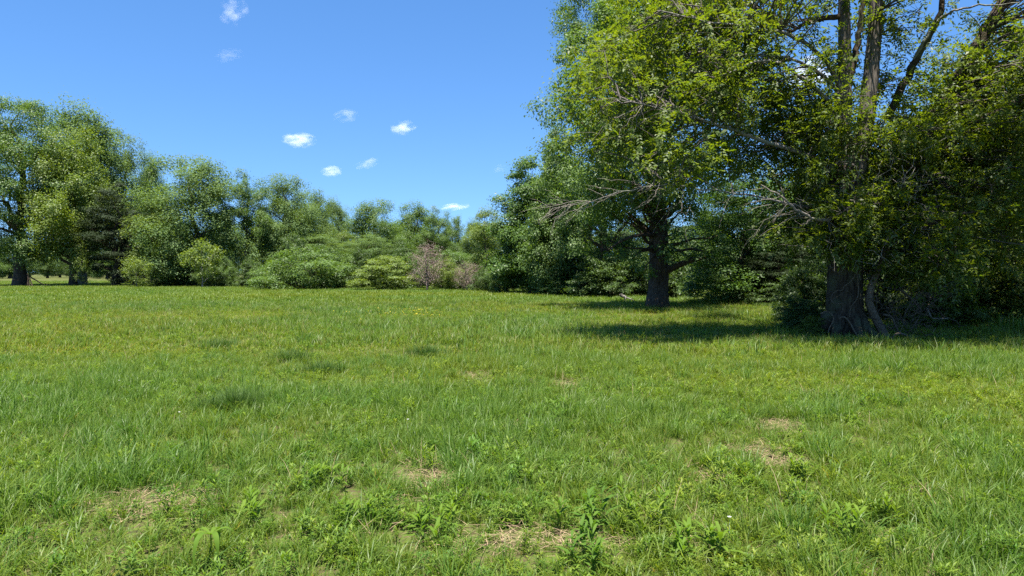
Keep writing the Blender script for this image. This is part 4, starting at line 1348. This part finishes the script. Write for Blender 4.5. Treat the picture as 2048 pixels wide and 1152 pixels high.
for (px, py, a, b, lab), (cx, cy, _, _) in zip(DRY, DP):
    big = a > 1
    m = int(420 * min(1.0, a * b / .12)) if not big else 600
    u = rng.normal(0, .62, (m, 2)) + .5 * rng.normal(0, .6, (7, 2))[rng.integers(0, 7, m)]
    px_, py_ = cx + u[:, 0] * a, cy + u[:, 1] * b
    V, Q, T, rn = blades(rng, m, 0.0, .05, .20 if not big else .24, .0045 if not big else .012, .35, 3, lie=.86)
    per = len(V) // m
    off = np.stack([px_, py_, gz(px_, py_) + .012 + rng.random(m) * .025], 1)
    V = V + np.repeat(off, per, 0)
    o = link('dry_grass_patch', new_mesh('dry_grass_patch', V - np.array([cx, cy, 0]), Q, T, rnd=rn, mat=M['straw']))
    o.location = (cx, cy, 0)
    tag(o, lab, 'dry patch', 'dry straw patches in the meadow', 'stuff')

# dark clumps of sedge
for px, py, n_, rad, hh, lab in [
        (478, 822, 700, .30, .40, 'large dark clump of sedge in the left of the near meadow'),
        (412, 826, 200, .20, .30, 'smaller brownish clump of sedge left of the large one'),
        (580, 722, 300, .42, .34, 'dark blue-green tuft in the middle of the meadow, left of two'),
        (646, 748, 300, .36, .34, 'dark blue-green tuft in the middle of the meadow, right of two'),
        (852, 712, 340, .50, .34, 'broad dark tuft behind the pair of blue-green tufts'),
        (436, 698, 300, .44, .34, 'far dark tuft toward the left of the meadow'),
        (170, 905, 240, .18, .20, 'dark low tuft at the left side of the near grass')]:
    q = row_to_ground(px, py)
    V, Q, T, rn = blades(rng, int(n_ * 2.2), rad, hh * .3, hh, .006 if py > 780 else .009, .8)
    V[:, :2] *= (.35 + .8 * np.repeat(rng.random(len(V) // 7), 7) ** 1.2)[:, None]
    o = link('sedge_clump', new_mesh('sedge_clump', V, Q, T, rnd=rn, mat=M['sedge']))
    o.location = q
    tag(o, lab, 'grass clump', 'dark sedge clumps in the meadow')

# single tall weeds that stand out near the camera
wl = 'tall lance-leaved weeds near the camera'
for px, py, st, h, lf, pr, lab in [
        (1165, 1062, 6, .21, .16, 6, 'dark star-leaved weed in the middle of the near grass'),
        (1395, 1120, 8, .15, .14, 5, 'bright bushy weed in the lower right of the near grass'),
        (1180, 1135, 6, .15, .14, 5, 'dark spreading weed at the bottom edge, right of the bare soil'),
        (1290, 1045, 5, .19, .12, 5, 'pale upright weed between the star-leaved and the bushy one'),
        (1118, 850, 5, .22, .12, 6, 'small dark weed standing alone in the middle of the meadow'),
        (860, 1075, 7, .14, .12, 5, 'leafy weed left of the strip of bare soil'),
        (640, 985, 7, .14, .12, 5, 'leafy weed clump left of the longest straw patch'),
        (700, 1060, 7, .14, .12, 5, 'spreading weed clump in the lower left middle'),
        (520, 1040, 6, .14, .12, 5, 'weed clump right of the drooping pale-leaved weed'),
        (1700, 1085, 5, .18, .13, 6, 'weed among the tall blades at the lower right')]:
    q = row_to_ground(px, py)
    g = forb(rng, st, h, lf, .19, pr, .16)
    o = link('tall_weed', new_mesh('tall_weed', *g[:3], rnd=g[3], mat=M['weed_plain'] if 'dark' not in lab else M['weed_deep']))
    o.location = q
    tag(o, lab, 'weed', wl)

# the drooping weed at the lower left: a whorl of six long leaves on a stem
q = row_to_ground(413, 1145)
root = empty('drooping_weed', q)
tag(root, 'single weed with a whorl of long drooping pale leaves at the lower left', 'weed')
w = Wood()
w.tube(curve((0, 0, -.02), (.01, 0, .19), 5, 0, rng, .02), np.linspace(.004, .003, 5), 6)
link('stem', w.mesh('stem', M['weed_plain']), root)
for k, (az, Lf) in enumerate([(-1.75, .25), (-.9, .21), (.35, .22), (1.5, .16), (2.7, .20), (-2.6, .19)]):
    t = np.linspace(0, 1, 8)
    hr = Lf * (np.sin(t * 1.5) * .62)
    ht = .19 + Lf * .9 * (.28 * np.sin(t * 2.6) - .62 * t ** 2)
    ctr = np.stack([np.cos(az) * hr + .01, np.sin(az) * hr, ht], 1)
    wd_ = .030 * np.sin(np.pi * np.clip(t * .93 + .07, 0, 1)) ** .8 * .5
    sd = np.array([-math.sin(az), math.cos(az), 0])
    V = np.concatenate([ctr - sd * wd_[:, None] + [0, 0, .004], ctr, ctr + sd * wd_[:, None] + [0, 0, .004]])
    Q = [[i, i + 1, 8 + i + 1, 8 + i] for i in range(7)] + [[8 + i, 9 + i, 17 + i, 16 + i] for i in range(7)]
    link('leaf', new_mesh('leaf', V, Q, rnd=np.full(24, .25 + .1 * k), smooth_shade=True, mat=M['weed_plain']), root)

# flowers: a drift of buttercups far off, a few white ones near
def flower(rng, r, h, mat_name):
    k = 5
    V, T, n = [], [], 0
    for i in range(k):
        a = i / k * 6.28
        b = .5
        V += [[0, 0, h], [r * math.cos(a - b), r * math.sin(a - b), h + r * .35], [r * 1.15 * math.cos(a), r * 1.15 * math.sin(a), h + r * .3], [r * math.cos(a + b), r * math.sin(a + b), h + r * .35]]
        T += [[n, n + 1, n + 2], [n, n + 2, n + 3]]
        n += 4
    V += [[.0015, 0, 0], [-.0015, 0, 0], [0, 0, h]]
    T += [[n, n + 1, n + 2]]
    return np.array(V), np.zeros((0, 4), int), np.array(T), np.full(n + 3, .5)


q = row_to_ground(798, 634)
n = 110
x = q[0] + rng.normal(0, .9, n)
y = q[1] + rng.normal(0, 1.8, n)
scatter('buttercups', 'drift of tiny yellow flowers far out in the meadow', 'flowers', np.stack([x, y, gz(x, y) + .03], 1),
        np.stack([rng.normal(0, .3, n), rng.normal(0, .3, n), rng.random(n) * 6.28], 1), .8 + .5 * rng.random(n), np.full(n, .5), np.zeros(n, int), [hidden('flower', flower(rng, .014, .19, ''), M['petal_yellow'])])
for px, py, lab in [(236, 782, 'white flower head in the left of the meadow, farthest of the white ones'), (356, 852, 'white flower near the large clump of sedge'), (1462, 1085, 'white fleck of a flower in the lower right grass'),
                    (815, 868, 'white flower left of the knot of dead stalks')]:
    q = row_to_ground(px, py)
    g = flower(rng, .011, .14, '')
    o = link('white_flower', new_mesh('white_flower', *g[:3], rnd=g[3], mat=M['petal_white']))
    o.location = q
    tag(o, lab, 'flower', 'white flowers in the meadow')
